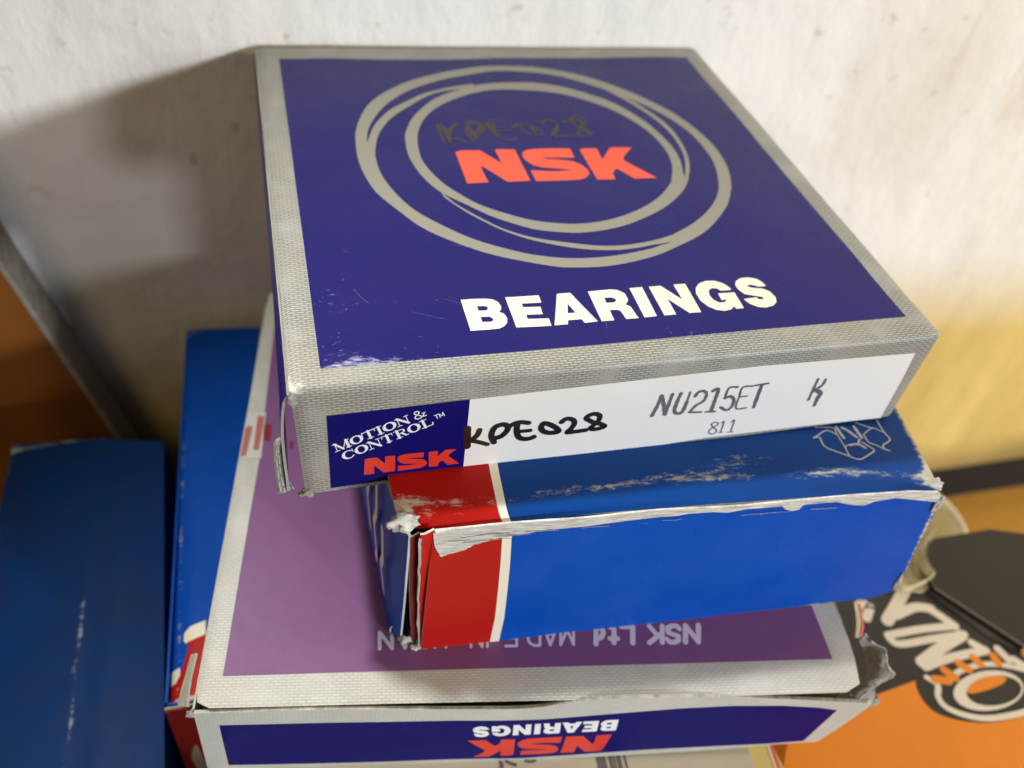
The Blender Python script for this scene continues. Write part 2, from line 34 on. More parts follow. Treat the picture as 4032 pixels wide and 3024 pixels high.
G={"blue_top":[[5.71,7.204],[127.248,6.168],[127.952,128.387],[5.646,129.361]],"ringA_o":[[62.341,11.728],[76.055,12.72],[86.166,16.31],[95.362,22.715],[101.535,29.211],[107.069,36.852],[110.874,44.696],[113.003,52.667],[113.739,60.242],[113.03,68.292],[110.432,76.24],[108.738,79.657],[105.259,85.368],[100.039,91.054],[94.476,95.705],[87.121,99.635],[80.342,102.753],[74.283,104.503],[67.591,105.493],[61.45,105.235],[55.62,104.213],[46.316,100.33],[40.99,97.43],[35.821,93.531],[30.725,88.731],[26.779,82.153],[22.838,74.211],[21.152,66.426],[20.56,59.129],[21.101,49.949],[22.006,45.075],[24.192,38.188],[27.298,31.974],[33.036,25.007],[40.089,19.297],[48.481,15.004],[55.444,12.815]],"ringA_i":[[75.135,16.174],[82.638,18.838],[89.538,23.448],[94.899,28.24],[99.001,32.387],[102.95,36.729],[107.107,43.803],[109.605,51.072],[110.413,58.692],[110.165,65.929],[107.883,73.991],[105.457,79.437],[102.041,84.359],[97.373,88.984],[92.289,92.649],[86.293,96.092],[85.419,98.284],[82.798,99.262],[77.783,100.857],[70.873,102.068],[64.45,102.304],[58.427,101.594],[52.729,99.943],[47.089,97.153],[41.732,94.039],[36.597,89.555],[31.549,83.938],[28.391,78.304],[25.816,70.616],[24.806,64.261],[24.775,58.109],[25.043,55.76],[23.706,52.906],[24.233,47.873],[26.225,42.024],[29.347,35.958],[33.495,30.142],[39.223,24.615],[47.662,19.417],[55.939,16.776],[64.299,14.904]],"ringB_o":[[59.953,22.351],[65.3,21.902],[73.497,22.323],[80.861,24.935],[87.644,29.422],[93.826,35.413],[98.002,42.722],[100.552,50.208],[101.724,57.345],[101.237,64.997],[99.304,72.203],[100.358,72.687],[97.46,77.287],[93.198,81.781],[88.101,85.651],[82.214,88.937],[76.785,91.413],[70.738,92.875],[65.161,93.29],[60.043,92.45],[55.157,90.902],[49.444,87.459],[45.879,84.686],[42.432,81.162],[39.831,78.389],[37.268,75.204],[34.936,70.432],[33.384,64.364],[32.651,58.107],[33.073,50.497],[34.047,46.485],[36.319,40.991],[39.876,35.313],[44.477,29.92],[50.228,25.903],[55.849,23.355]],"ringB_i":[[72.272,26.92],[79.609,29.229],[86.309,33.63],[92.424,39.496],[96.568,46.642],[98.774,53.47],[99.205,60.423],[98.132,67.011],[95.529,73.223],[94.431,75.052],[90.448,79.622],[85.386,83.548],[79.529,86.885],[73.094,89.14],[67.296,89.941],[61.973,89.517],[55.99,87.798],[50.125,84.651],[44.674,80.592],[41.325,76.242],[38.122,70.637],[36.044,64.112],[35.437,58.678],[35.969,51.518],[37.212,46.158],[39.676,40.638],[43.475,35.424],[49.309,30.558],[54.947,27.587],[61.741,25.887]],"tail1":[[[23.407,53.539],[25.01,47.907],[27.299,42.53],[31.378,36.509],[36.936,31.243],[42.567,26.779],[49.382,23.764],[56.37,22.123]],[[25.058,55.974],[26.213,50.624],[27.933,46.229],[30.99,40.797],[35.518,35.667],[40.726,30.333],[46.376,26.343],[55.968,24.002]]],"tail2":[[[93.144,25.183],[97.004,30.188],[100.602,35.61],[103.544,42.413],[105.066,48.938],[105.191,56.581],[104.151,62.931],[102.332,68.549],[99.897,73.495]],[[92.926,25.841],[96.085,31.241],[99.371,36.725],[102.089,43.371],[103.629,49.852],[103.969,56.989],[102.956,63.315],[101.04,68.905],[98.801,73.427]]],"tail3":[[[86.608,95.872],[81.22,97.581],[74.209,98.69],[67.862,98.307],[62.001,96.62],[54.343,93.933],[48.694,90.548],[45.324,87.134],[41.98,83.309],[39.541,79.848],[37.442,75.406]],[[85.596,98.403],[80.626,99.143],[75.91,100.02],[70.441,100.208],[63.411,98.922],[54.076,94.928],[48.529,91.224],[45.152,87.894],[41.816,84.087],[39.411,80.5],[37.683,77.491]]],"nsk":[[[44.234,57.625],[46.014,57.085],[50.374,57.308],[54.432,63.911],[54.254,57.506],[54.605,57.13],[59.314,57.369],[59.42,72.123],[53.824,72.21],[49.246,64.737],[48.864,65.318],[49.216,72.134],[44.13,72.244]],[[73.82,57.347],[73.649,61.805],[70.735,61.746],[66.784,61.436],[64.992,61.63],[66.583,62.153],[69.156,62.535],[72.91,63.515],[74.571,65.149],[75.425,67.578],[75.154,69.44],[73.74,71.207],[71.902,72.01],[67.652,72.196],[60.779,72.3],[60.798,67.415],[62.463,67.514],[66.261,67.973],[71.206,67.8],[69.165,67.069],[64.167,66.071],[62.117,64.916],[60.861,62.705],[60.443,60.756],[60.939,58.831],[62.177,57.662],[64.456,57.181],[67.985,57.157]],[[76.232,57.87],[77.566,57.331],[81.005,57.501],[80.786,62.826],[84.52,57.521],[85.72,57.325],[90.509,57.662],[86.812,61.915],[86.352,63.619],[91.953,72.429],[85.999,72.34],[83.313,67.564],[82.426,67.751],[81.335,69.343],[81.028,72.215],[76.39,72.063]]],"bearings":[[[[34.13,113.414],[36.589,113.298],[39.029,113.352],[40.59,113.715],[41.513,114.686],[41.785,115.953],[41.555,116.91],[40.975,117.628],[41.795,118.274],[42.112,119.632],[41.77,121.023],[40.893,121.985],[39.979,122.466],[37.721,122.63],[34.187,122.623]],[[36.941,115.561],[38.52,115.606],[39.01,115.953],[38.936,116.63],[38.365,117.007],[37.005,116.957]],[[36.959,118.829],[38.737,118.904],[39.256,119.439],[39.235,120.079],[38.701,120.446],[36.976,120.326]]],[[[43.25,113.312],[50.263,113.273],[50.251,115.527],[46.136,115.52],[46.107,116.659],[49.697,116.742],[49.587,118.946],[46.176,118.918],[46.131,120.144],[50.45,120.303],[50.402,122.502],[43.255,122.483]]],[[[54.172,113.212],[57.023,113.192],[60.066,122.37],[57.294,122.499],[56.916,121.298],[54.147,121.31],[53.797,122.473],[51.018,122.475]],[[55.541,116.282],[56.343,119.232],[54.723,119.23]]],[[[60.838,113.242],[63.77,113.147],[66.083,113.117],[67.269,113.499],[68.463,114.667],[68.526,116.486],[68.132,117.342],[67.472,117.96],[68.243,118.75],[68.481,120.032],[68.587,121.658],[68.794,122.42],[66.078,122.37],[65.957,121.252],[65.777,119.794],[65.225,119.386],[63.587,119.311],[63.508,122.406],[60.851,122.456]],[[63.647,115.52],[65.241,115.582],[65.912,116.088],[65.775,116.842],[65.056,117.149],[63.581,117.122]]],[[[70.035,113.118],[72.909,113.06],[72.7,122.349],[70.01,122.379]]],[[[74.401,113.102],[77.119,113.025],[80.093,117.938],[80.09,112.969],[82.807,112.913],[82.48,122.326],[79.913,122.303],[77.003,117.36],[76.925,122.308],[74.337,122.352]]],[[[92.303,115.742],[91.944,116.109],[89.75,116.157],[89.102,115.289],[88.054,115.104],[87.021,115.749],[86.534,117.291],[86.76,118.885],[87.613,119.881],[88.908,119.886],[89.581,119.306],[89.536,119.119],[88.501,119.142],[88.668,116.979],[92.508,116.941],[92.274,122.171],[90.496,122.162],[90.435,121.336],[89.313,122.241],[87.732,122.481],[86.102,122.029],[84.662,120.73],[83.829,118.842],[83.819,116.488],[84.487,114.694],[85.865,113.214],[87.651,112.571],[89.529,112.617],[91.185,113.599],[91.866,114.618]]],[[[100.623,115.701],[98.833,115.714],[98.1,115.234],[97.303,114.882],[96.559,115.027],[96.44,115.478],[97.355,115.975],[99.437,116.453],[100.648,117.518],[100.973,119.554],[100.484,121.085],[99.106,122.114],[97.206,122.509],[95.513,122.126],[94.2,120.954],[93.657,119.726],[93.565,119.324],[96.604,119.108],[97.022,119.81],[97.746,119.884],[98.204,119.536],[97.936,119.112],[96.485,118.567],[94.552,117.84],[93.82,116.162],[93.812,114.539],[94.603,113.248],[96.145,112.43],[97.919,112.379],[99.554,113.037],[100.464,114.369]]]],"ghost":[[0.743959790461245,[[43.123,44.114],[43.742,47.387],[43.971,52.538]]],[0.6199664920510376,[[47.617,43.464],[45.198,46.236],[44.022,46.996]]],[0.5579698428459339,[[49.994,43.14],[50.349,46.447],[50.886,51.684]]],[0.743959790461245,[[50.289,42.735],[52.72,43.243],[53.11,45.33],[51.659,48.125],[50.25,48.87]]],[0.6819631412561413,[[55.25,43.339],[55.581,47.478],[56.388,50.341]]],[0.743959790461245,[[63.575,44.494],[61.35,46.485]]],[0.6199664920510376,[[66.475,46.692],[66.892,49.179]]],[0.6819631412561413,[[69.201,43.866],[70.728,43.924]]],[0.743959790461245,[[73.396,46.972],[71.049,50.582]]],[0.743959790461245,[[76.002,44.122],[80.574,43.866],[80.42,47.254],[81.275,50.205]]],[0.743959790461245,[[80.941,45.586],[79.245,48.877]]]],"ghost_quad":[[42.136,43.87],[84.76,41.42],[81.593,52.677],[42.226,53.231]],"f_blue":[[5.679,141.099],[31.786,140.497],[31.284,161.24],[4.919,161.548]],"f_white":[[31.786,140.497],[57.699,139.884],[92.375,139.095],[128.785,139.858],[129.49,147.61],[130.202,162.673],[111.39,161.858],[85.415,161.34],[51.872,162.742],[31.284,161.24]],"motion":[["stroke",0.1522171114173904,[[6.974,150.832],[6.486,148.84]]],["stroke",0.47048925347193393,[[6.486,148.84],[8.062,150.298]]],["stroke",0.16605503063715316,[[8.062,150.298],[8.55,147.955]]],["stroke",0.5535167687905105,[[9.12,149.914],[8.611,147.929]]],["stroke",0.16605503063715316,[[6.539,150.994],[7.398,150.628]]],["stroke",0.16605503063715316,[[6.066,149.042],[6.825,148.717]]],["stroke",0.16605503063715316,[[8.625,150.103],[9.605,149.683]]],["stroke",0.16605503063715316,[[8.434,148.028],[9.102,147.741]]],["ring",[[11.812,147.649],[11.694,147.385],[11.5,147.176],[11.244,147.036],[10.945,146.973],[10.621,146.992],[10.294,147.092],[9.987,147.265],[9.72,147.501],[9.511,147.782],[9.375,148.091],[9.32,148.407],[9.352,148.708],[9.467,148.973],[9.659,149.186],[9.915,149.33],[10.217,149.395],[10.544,149.377],[10.875,149.277],[11.185,149.102],[11.453,148.864],[11.662,148.579],[11.796,148.267],[11.847,147.95]],[[11.222,147.903],[11.14,147.689],[11.021,147.509],[10.871,147.374],[10.703,147.294],[10.526,147.275],[10.354,147.317],[10.197,147.417],[10.066,147.569],[9.969,147.762],[9.915,147.984],[9.906,148.22],[9.943,148.454],[10.024,148.669],[10.143,148.851],[10.292,148.988],[10.462,149.069],[10.64,149.09],[10.814,149.048],[10.972,148.947],[11.104,148.793],[11.199,148.598],[11.253,148.374],[11.261,148.137]]],["stroke",0.525840930350985,[[13.245,148.14],[12.696,146.169]]],["stroke",0.19373086907667866,[[11.523,146.744],[13.902,145.715]]],["stroke",0.1522171114173904,[[11.57,146.724],[11.709,147.234]]],["stroke",0.1522171114173904,[[13.855,145.736],[14.0,146.244]]],["stroke",0.16605503063715316,[[12.687,148.358],[13.792,147.88]]],["stroke",0.525840930350985,[[15.159,147.312],[14.591,145.348]]],["stroke",0.16605503063715316,[[14.583,147.538],[15.723,147.044]]],["stroke",0.16605503063715316,[[14.032,145.613],[15.162,145.123]]],["ring",[[18.016,144.957],[17.888,144.697],[17.684,144.493],[17.418,144.358],[17.107,144.301],[16.774,144.325],[16.44,144.43],[16.127,144.607],[15.858,144.845],[15.649,145.128],[15.515,145.437],[15.466,145.752],[15.505,146.051],[15.631,146.313],[15.833,146.52],[16.1,146.659],[16.412,146.719],[16.749,146.696],[17.087,146.591],[17.403,146.412],[17.674,146.17],[17.882,145.884],[18.014,145.572],[18.059,145.256]],[[17.414,145.22],[17.325,145.009],[17.198,144.831],[17.041,144.7],[16.866,144.624],[16.683,144.607],[16.506,144.652],[16.347,144.754],[16.215,144.907],[16.121,145.101],[16.069,145.323],[16.065,145.557],[16.109,145.788],[16.197,146.001],[16.323,146.18],[16.48,146.313],[16.657,146.391],[16.841,146.409],[17.019,146.365],[17.18,146.261],[17.312,146.106],[17.407,145.91],[17.457,145.687],[17.459,145.451]]],["stroke",0.1522171114173904,[[18.73,145.759],[18.127,143.807]]],["stroke",0.525840930350985,[[18.127,143.807],[20.371,145.042]]],["stroke",0.1522171114173904,[[20.371,145.042],[19.753,143.096]]],["stroke",0.16605503063715316,[[18.337,145.907],[19.11,145.57]]],["stroke",0.16605503063715316,[[17.75,143.995],[18.42,143.702]]],["stroke",0.16605503063715316,[[19.377,143.283],[20.141,142.948]]],["stroke",0.23524462673596697,[[23.222,142.675],[23.074,143.32],[22.679,143.959],[22.055,144.28],[21.568,144.051],[21.67,143.473],[22.192,142.851],[22.241,142.415],[21.791,142.223],[21.416,142.549],[21.548,142.95],[22.232,143.342],[23.07,143.671],[23.614,143.478]]],["stroke",0.1522171114173904,[[22.8,142.861],[23.433,142.582]]],["strip",[[9.568,150.969],[9.279,150.889],[8.963,150.891],[8.642,150.974],[8.336,151.134],[8.065,151.36],[7.849,151.636],[7.7,151.946],[7.63,152.267],[7.643,152.58],[7.738,152.862],[7.911,153.095],[8.148,153.264],[8.435,153.355],[8.752,153.364],[9.078,153.288],[9.39,153.134],[9.666,152.911],[9.889,152.636],[10.044,152.326]],[[9.371,151.214],[9.188,151.127],[8.992,151.102],[8.796,151.142],[8.614,151.243],[8.457,151.4],[8.336,151.601],[8.258,151.833],[8.231,152.082],[8.254,152.33],[8.327,152.561],[8.446,152.759],[8.601,152.912],[8.784,153.007],[8.981,153.04],[9.179,153.007],[9.365,152.91],[9.526,152.757],[9.651,152.558],[9.732,152.325]]],["stroke",0.16605503063715316,[[9.576,150.641],[9.761,151.36]]],["ring",[[12.588,150.517],[12.466,150.245],[12.269,150.029],[12.009,149.883],[11.704,149.818],[11.374,149.836],[11.043,149.937],[10.732,150.114],[10.462,150.355],[10.251,150.643],[10.113,150.961],[10.059,151.285],[10.092,151.595],[10.21,151.869],[10.406,152.088],[10.666,152.237],[10.973,152.306],[11.306,152.289],[11.641,152.188],[11.955,152.009],[12.227,151.765],[12.438,151.472],[12.573,151.152],[12.624,150.826]],[[11.989,150.776],[11.905,150.555],[11.783,150.369],[11.631,150.23],[11.459,150.147],[11.28,150.126],[11.105,150.168],[10.945,150.271],[10.813,150.427],[10.716,150.625],[10.661,150.854],[10.653,151.096],[10.691,151.336],[10.774,151.558],[10.896,151.746],[11.048,151.887],[11.22,151.972],[11.401,151.994],[11.578,151.952],[11.739,151.848],[11.872,151.691],[11.968,151.49],[12.022,151.26],[12.029,151.016]]],["stroke",0.1522171114173904,[[13.319,151.343],[12.761,149.31]]],["stroke",0.525840930350985,[[12.761,149.31],[15.021,150.604]]],["stroke",0.1522171114173904,[[15.021,150.604],[14.446,148.578]]],["stroke",0.16605503063715316,[[12.913,151.495],[13.714,151.148]]],["stroke",0.16605503063715316,[[12.37,149.503],[13.064,149.202]]],["stroke",0.16605503063715316,[[14.056,148.771],[14.848,148.427]]],["stroke",0.525840930350985,[[16.663,149.89],[16.072,147.869]]],["stroke",0.19373086907667866,[[15.081,148.372],[17.099,147.491]]],["stroke",0.1522171114173904,[[15.122,148.354],[15.272,148.878]]],["stroke",0.1522171114173904,[[17.058,147.509],[17.214,148.031]]],["stroke",0.16605503063715316,[[16.189,150.073],[17.125,149.664]]],["stroke",0.19373086907667866,[[18.145,147.033],[18.833,146.755],[19.345,146.742],[19.468,147.138],[19.135,147.569],[18.544,147.922]]],["stroke",0.525840930350985,[[18.623,149.034],[18.012,147.021]]],["stroke",0.16605503063715316,[[18.042,149.264],[19.19,148.762]]],["stroke",0.16605503063715316,[[17.45,147.29],[18.132,146.992]]],["stroke",0.35978589971383185,[[19.293,146.742],[19.435,147.2]]],["stroke",0.41513757659288286,[[19.001,147.722],[19.845,148.355]]],["stroke",0.19373086907667866,[[19.858,148.397],[20.316,148.196]]],["ring",[[22.513,146.178],[22.379,145.911],[22.173,145.698],[21.909,145.556],[21.604,145.491],[21.28,145.509],[20.959,145.609],[20.66,145.782],[20.406,146.019],[20.213,146.303],[20.094,146.614],[20.057,146.933],[20.106,147.238],[20.237,147.507],[20.441,147.722],[20.706,147.869],[21.013,147.936],[21.34,147.92],[21.665,147.82],[21.966,147.644],[22.222,147.404],[22.415,147.117],[22.532,146.802],[22.565,146.482]],[[21.936,146.432],[21.841,146.215],[21.711,146.032],[21.554,145.896],[21.38,145.815],[21.202,145.794],[21.031,145.836],[20.879,145.936],[20.756,146.089],[20.671,146.285],[20.629,146.509],[20.633,146.747],[20.684,146.983],[20.777,147.201],[20.907,147.386],[21.065,147.525],[21.239,147.608],[21.419,147.629],[21.591,147.588],[21.744,147.486],[21.868,147.331],[21.953,147.134],[21.993,146.908],[21.988,146.668]]],["stroke",0.525840930350985,[[23.533,146.876],[22.874,144.881]]],["stroke",0.19373086907667866,[[22.905,147.105],[24.878,146.234]]],["stroke",0.16605503063715316,[[22.273,145.17],[23.576,144.594]]],["stroke",0.19373086907667866,[[24.951,146.226],[24.819,145.54]]],["stroke",0.16605503063715316,[[25.777,144.733],[25.422,143.704]]],["stroke",0.16605503063715316,[[25.087,143.853],[25.757,143.555]]],["stroke",0.16605503063715316,[[26.295,144.503],[25.938,143.475]]],["stroke",0.16605503063715316,[[25.938,143.475],[26.611,144.124]]],["stroke",0.16605503063715316,[[26.611,144.124],[26.71,143.131]]],["stroke",0.16605503063715316,[[26.71,143.131],[27.072,144.157]]]],"f_nsk_quad":[[11.786,153.907],[30.228,154.099],[30.402,158.966],[11.489,158.834]],"kpe":[[1.2333657903278157,[[31.635,148.469],[31.715,151.081],[31.808,154.001]]],[1.006166828951639,[[34.042,149.392],[33.712,150.713],[32.509,152.376]]],[0.9412528399870171,[[32.506,152.303],[33.988,152.933],[35.871,154.011]]],[1.071080817916261,[[37.445,152.335],[38.485,152.032],[39.386,150.977],[39.776,149.722],[39.208,148.674],[38.23,148.512],[37.141,149.04],[36.593,150.495],[36.606,151.943],[37.206,153.639]]],[1.006166828951639,[[40.399,148.991],[41.296,148.475],[42.429,148.424],[43.862,148.9]]],[1.071080817916261,[[41.581,148.95],[41.657,151.128],[42.262,152.948],[43.412,153.7],[44.586,153.738],[45.388,153.384]]],[0.8438818565400844,[[42.187,151.172],[44.422,151.242]]],[1.071080817916261,[[46.901,149.599],[46.614,150.765],[47.249,151.978],[48.679,152.725],[50.447,152.663],[49.874,151.447],[48.555,150.241],[47.31,149.546],[46.856,149.639]]],[1.006166828951639,[[50.755,149.758],[51.413,149.016],[52.334,148.998],[53.271,149.689],[53.55,150.842],[53.028,152.241],[52.396,153.257],[54.37,153.28],[56.429,153.214]]],[1.006166828951639,[[58.238,151.516],[56.667,150.256],[55.853,149.383],[56.579,148.573],[57.745,148.421],[58.731,149.242],[58.694,150.595],[57.945,151.841],[57.307,152.736],[58.0,153.288],[59.381,153.226],[60.351,152.761],[59.517,151.935],[58.189,151.207]]]],"stamp":[[0.6925474202608595,[[70.403,151.113],[70.96,148.044],[71.207,145.051]]],[0.7310222769420184,[[71.349,145.238],[72.428,148.276],[73.32,151.163]]],[0.6155977068985418,[[73.384,151.173],[73.452,147.867],[73.585,144.932]]],[0.6925474202608595,[[75.459,145.015],[75.179,147.853],[75.28,150.466],[76.435,151.418],[77.217,150.784],[77.449,147.922]]],[0.42322342349274744,[[77.449,147.922],[77.491,144.952]]],[0.5771228502173829,[[78.911,146.378],[79.418,145.153],[80.62,145.049],[81.451,146.25],[81.247,148.229],[79.887,149.407],[78.919,151.36]]],[0.46169828017390635,[[78.935,151.422],[81.658,151.817]]],[0.6540725635797007,[[82.64,145.291],[83.771,144.891],[83.915,148.066],[83.968,151.754]]],[0.42322342349274744,[[82.746,151.939],[84.935,152.185]]],[0.46169828017390635,[[88.148,144.906],[86.178,144.96],[86.118,148.059]]],[0.6155977068985418,[[86.118,148.059],[87.396,147.733],[88.462,149.071],[88.603,151.174],[87.614,152.212],[85.987,150.984]]],[0.3847485668115886,[[91.649,145.131],[89.391,145.202],[89.438,148.195],[89.804,151.973],[92.262,152.23]]],[0.3077988534492709,[[89.438,148.195],[91.323,148.223]]],[0.42322342349274744,[[92.126,145.028],[95.152,144.775]]],[0.6540725635797007,[[93.751,145.063],[93.889,148.74],[94.098,152.322]]],[0.2500865684275326,[[85.965,155.958],[85.372,156.564],[86.139,157.796],[87.217,158.941],[87.164,159.949],[86.213,160.087],[85.438,159.242],[85.771,158.042],[86.762,157.283],[86.966,156.447],[85.965,155.958]]],[0.2500865684275326,[[87.814,156.599],[88.254,156.149],[88.466,159.876]]],[0.1923742834057943,[[87.94,159.968],[88.905,160.023]]],[0.3077988534492709,[[90.189,156.651],[90.711,156.182],[90.973,160.126]]],[0.23084914008695318,[[90.192,160.267],[91.592,160.34]]]],"smudge":[[0.5386479935362241,[[107.095,145.242],[107.161,148.695],[107.288,152.093]]],[0.5771228502173829,[[109.08,145.677],[108.932,147.452],[107.577,148.911]]],[0.8464468469854949,[[107.636,148.768],[109.496,150.127],[109.455,151.823]]],[0.6925474202608595,[[109.455,151.823],[109.605,154.364]]]],"m_red":[[-0.082,0.062],[14.113,-1.375],[14.463,3.286],[14.885,11.409],[15.187,20.018],[15.537,31.074],[15.27,42.111],[0.066,41.418]],"m_white":[[14.113,-1.375],[16.091,-1.539],[16.42,2.734],[16.937,11.691],[17.223,20.338],[17.618,31.456],[17.345,42.037],[15.27,42.111],[15.537,31.074],[15.187,20.018],[14.885,11.409],[14.463,3.286]],"m_torn":[[-0.123,-0.505],[6.417,-1.2],[14.977,-1.659],[23.168,-1.996],[48.118,-2.377],[67.198,-2.128],[80.283,-2.411],[93.743,-2.705],[107.671,-2.765],[115.522,-1.711],[117.549,2.138],[112.417,0.858],[104.729,-0.9],[99.703,-0.113],[97.624,1.117],[94.728,0.716],[92.481,0.099],[89.426,-1.022],[85.236,-1.448],[81.745,-0.636],[81.081,0.705],[79.48,1.007],[77.619,0.244],[76.242,-1.295],[69.076,-1.021],[63.762,-0.11],[60.433,-0.645],[54.714,-0.615],[52.298,-0.059],[48.531,-0.103],[23.526,0.896],[19.473,1.722],[14.39,2.574],[10.891,3.524],[8.422,4.438],[6.988,5.519],[4.514,6.313],[2.049,7.145],[0.412,3.541]],"m_topred":[[0.559,82.628],[21.546,83.873],[19.893,105.692],[19.054,118.245],[18.441,121.929],[-4.033,120.14]],"m_topwhite":[[21.546,83.873],[23.596,83.994],[21.667,105.492],[20.907,117.508],[20.685,118.662],[19.036,118.535],[19.252,117.381],[19.893,105.692]],"m_logo":[[0.33583053474554375,[[93.033,101.209],[94.452,100.445],[96.494,99.194],[97.903,99.538],[98.901,100.544]]],[0.36166365280289325,[[93.0,101.292],[94.424,101.21],[94.409,103.315],[95.028,104.519],[96.998,105.799],[99.239,107.087],[100.325,107.807],[101.446,108.122],[102.438,107.779],[104.298,106.753],[105.934,105.617],[105.087,104.313],[104.063,103.072]]],[0.2841642986308447,[[94.568,98.037],[98.66,98.369],[98.97,100.377],[99.242,104.118],[99.307,106.928]]],[0.2841642986308447,[[100.681,103.705],[99.652,104.143],[99.309,105.285],[99.443,106.937]]],[0.33583053474554375,[[105.414,100.594],[105.395,101.965],[105.588,103.166],[107.033,104.098],[108.405,105.188],[109.681,105.85]]],[0.2841642986308447,[[105.765,100.442],[108.14,98.932],[109.571,99.629],[110.543,100.382]]],[0.2841642986308447,[[104.898,97.069],[107.198,98.438],[108.177,98.847]]],[0.36166365280289325,[[110.349,96.497],[110.551,100.035],[111.074,101.795],[110.908,102.812],[108.704,104.201],[108.617,105.034]]],[0.645827951433738,[[99.593,98.163],[99.866,99.915],[100.138,101.645]]],[0.645827951433738,[[100.909,98.416],[101.945,99.348],[103.316,101.497]]],[0.7104107465771118,[[103.974,98.248],[104.235,100.005],[104.494,101.74]]],[0.5812451562903642,[[100.612,103.868],[102.814,103.669],[104.148,104.84]]],[0.5166623611469904,[[103.726,102.204],[102.883,103.674]]]],"p_purple":[[2.954,1.552],[146.163,-11.735],[141.876,108.559],[141.466,122.17],[4.755,123.608],[4.871,109.919],[5.306,65.728]],"tape":[[-3.122,50.993],[-1.146,50.198],[5.152,50.135],[5.664,65.823],[-2.93,65.897]],"tape_red":[[[-2.284,55.56],[-0.918,55.046],[0.138,64.727],[-2.218,65.15]],[[3.03,51.409],[4.97,51.553],[4.75,63.272],[3.321,63.107]],[[5.127,54.327],[7.093,54.242],[7.345,60.106],[5.432,59.736]],[[12.375,59.913],[13.399,59.873],[13.433,62.437],[12.744,62.331]]],"p_text":[[1.101919034379874,[[111.499,113.168],[110.318,117.377],[108.322,113.214],[107.196,117.411]]],[0.9323930290906626,[[102.973,116.633],[103.382,117.369],[104.552,117.439],[105.635,116.933],[105.858,115.853],[104.765,115.45],[103.631,114.964],[103.838,113.786],[105.025,113.263],[106.215,113.33],[106.621,114.085]]],[1.0171560317352684,[[102.64,113.297],[101.612,117.47]]],[1.0171560317352684,[[98.53,117.503],[102.017,115.193]]],[1.0171560317352684,[[100.931,115.83],[99.503,113.343]]],[1.101919034379874,[[94.564,117.545],[95.468,113.402],[92.748,113.441]]],[0.9323930290906626,[[90.205,117.388],[90.866,114.094],[90.621,113.472],[90.049,113.564]]],[0.9323930290906626,[[91.235,116.358],[89.494,116.378]]],[0.9323930290906626,[[85.934,117.636],[86.689,113.529]]],[0.9323930290906626,[[86.309,115.599],[86.781,116.329],[87.552,115.993],[88.154,114.959],[88.076,113.759],[87.406,113.519],[86.574,114.154]]],[0.5085780158676342,[[81.387,113.606],[80.721,117.691],[79.8,114.042],[77.732,117.723],[78.346,113.65]]],[0.5085780158676342,[[77.336,113.665],[75.35,117.748],[74.515,113.705]]],[0.5085780158676342,[[76.562,115.11],[74.88,115.132]]],[0.5085780158676342,[[73.51,113.72],[72.976,117.773],[71.595,117.787],[70.59,117.0],[70.459,115.796],[70.885,114.575],[72.106,113.74],[73.51,113.72]]],[0.5085780158676342,[[65.202,117.854],[67.666,117.828],[68.11,113.797],[65.606,113.833]]],[0.5085780158676342,[[67.877,115.909],[65.642,115.936]]],[0.5085780158676342,[[61.373,113.894],[61.038,117.897]]],[0.5085780158676342,[[60.191,113.911],[59.875,117.91],[57.637,113.948],[57.363,117.936]]],[0.5085780158676342,[[51.754,117.994],[51.89,115.031],[52.403,114.022],[52.944,114.095],[53.286,115.013]]],[0.5085780158676342,[[50.616,114.048],[49.311,118.019],[48.292,114.081]]],[0.5085780158676342,[[50.096,115.453],[48.71,115.471]]],[0.5085780158676342,[[47.519,114.092],[47.408,118.039],[46.155,118.052],[45.437,117.476],[45.457,116.498],[46.202,116.017],[47.465,116.001]]],[0.5933410185122399,[[44.244,114.139],[42.769,118.087],[41.369,114.179]]],[0.5933410185122399,[[43.651,115.536],[41.935,115.558]]],[0.6357225198345426,[[39.916,114.2],[39.926,118.117],[37.174,114.239],[37.227,118.145]]]],"p_blue":[[4.503,5.804],[25.688,5.099],[53.645,4.857],[63.053,5.329],[72.508,5.18],[91.161,2.453],[102.472,0.783],[114.188,-0.045],[126.641,0.574],[135.75,2.602],[141.123,4.916],[141.771,16.548],[142.85,30.294],[133.942,31.331],[120.681,31.056],[103.403,31.093],[86.727,32.448],[72.115,32.992],[57.313,31.177],[36.803,30.208],[4.618,28.024]],"p_be_quad":[[89.647,6.181],[57.408,8.006],[58.551,14.39],[90.803,13.663]],"p_nsk_quad":[[90.487,15.456],[57.577,16.584],[60.032,30.168],[91.892,29.842]]}

# ------------------------------------------------------------------ materials
def new_mat(n):
    m = bpy.data.materials.new(n); m.use_nodes = True; nt = m.node_tree
    return m, nt, nt.nodes["Principled BSDF"]
def nd(nt, t, **k):
    n = nt.nodes.new(t)
    for a, b in k.items(): setattr(n, a, b)
    return n
def link(nt, a, b): nt.links.new(a, b)
def math_n(nt, op, a, b=None, clamp=False):
    n = nd(nt, 'ShaderNodeMath', operation=op, use_clamp=clamp)
    for i, v in enumerate((a, b)):
        if v is None: continue
        if isinstance(v, (int, float)): n.inputs[i].default_value = v
        else: link(nt, v, n.inputs[i])
    return n.outputs[0]
def mix(nt, f, a, b):
    n = nd(nt, 'ShaderNodeMix', data_type='RGBA')
    for i, v in ((0, f), (6, a), (7, b)):
        if isinstance(v, (int, float)): n.inputs[i].default_value = v
        elif isinstance(v, tuple): n.inputs[i].default_value = (*v, 1)[:4]
        else: link(nt, v, n.inputs[i])
    return n.outputs[2]
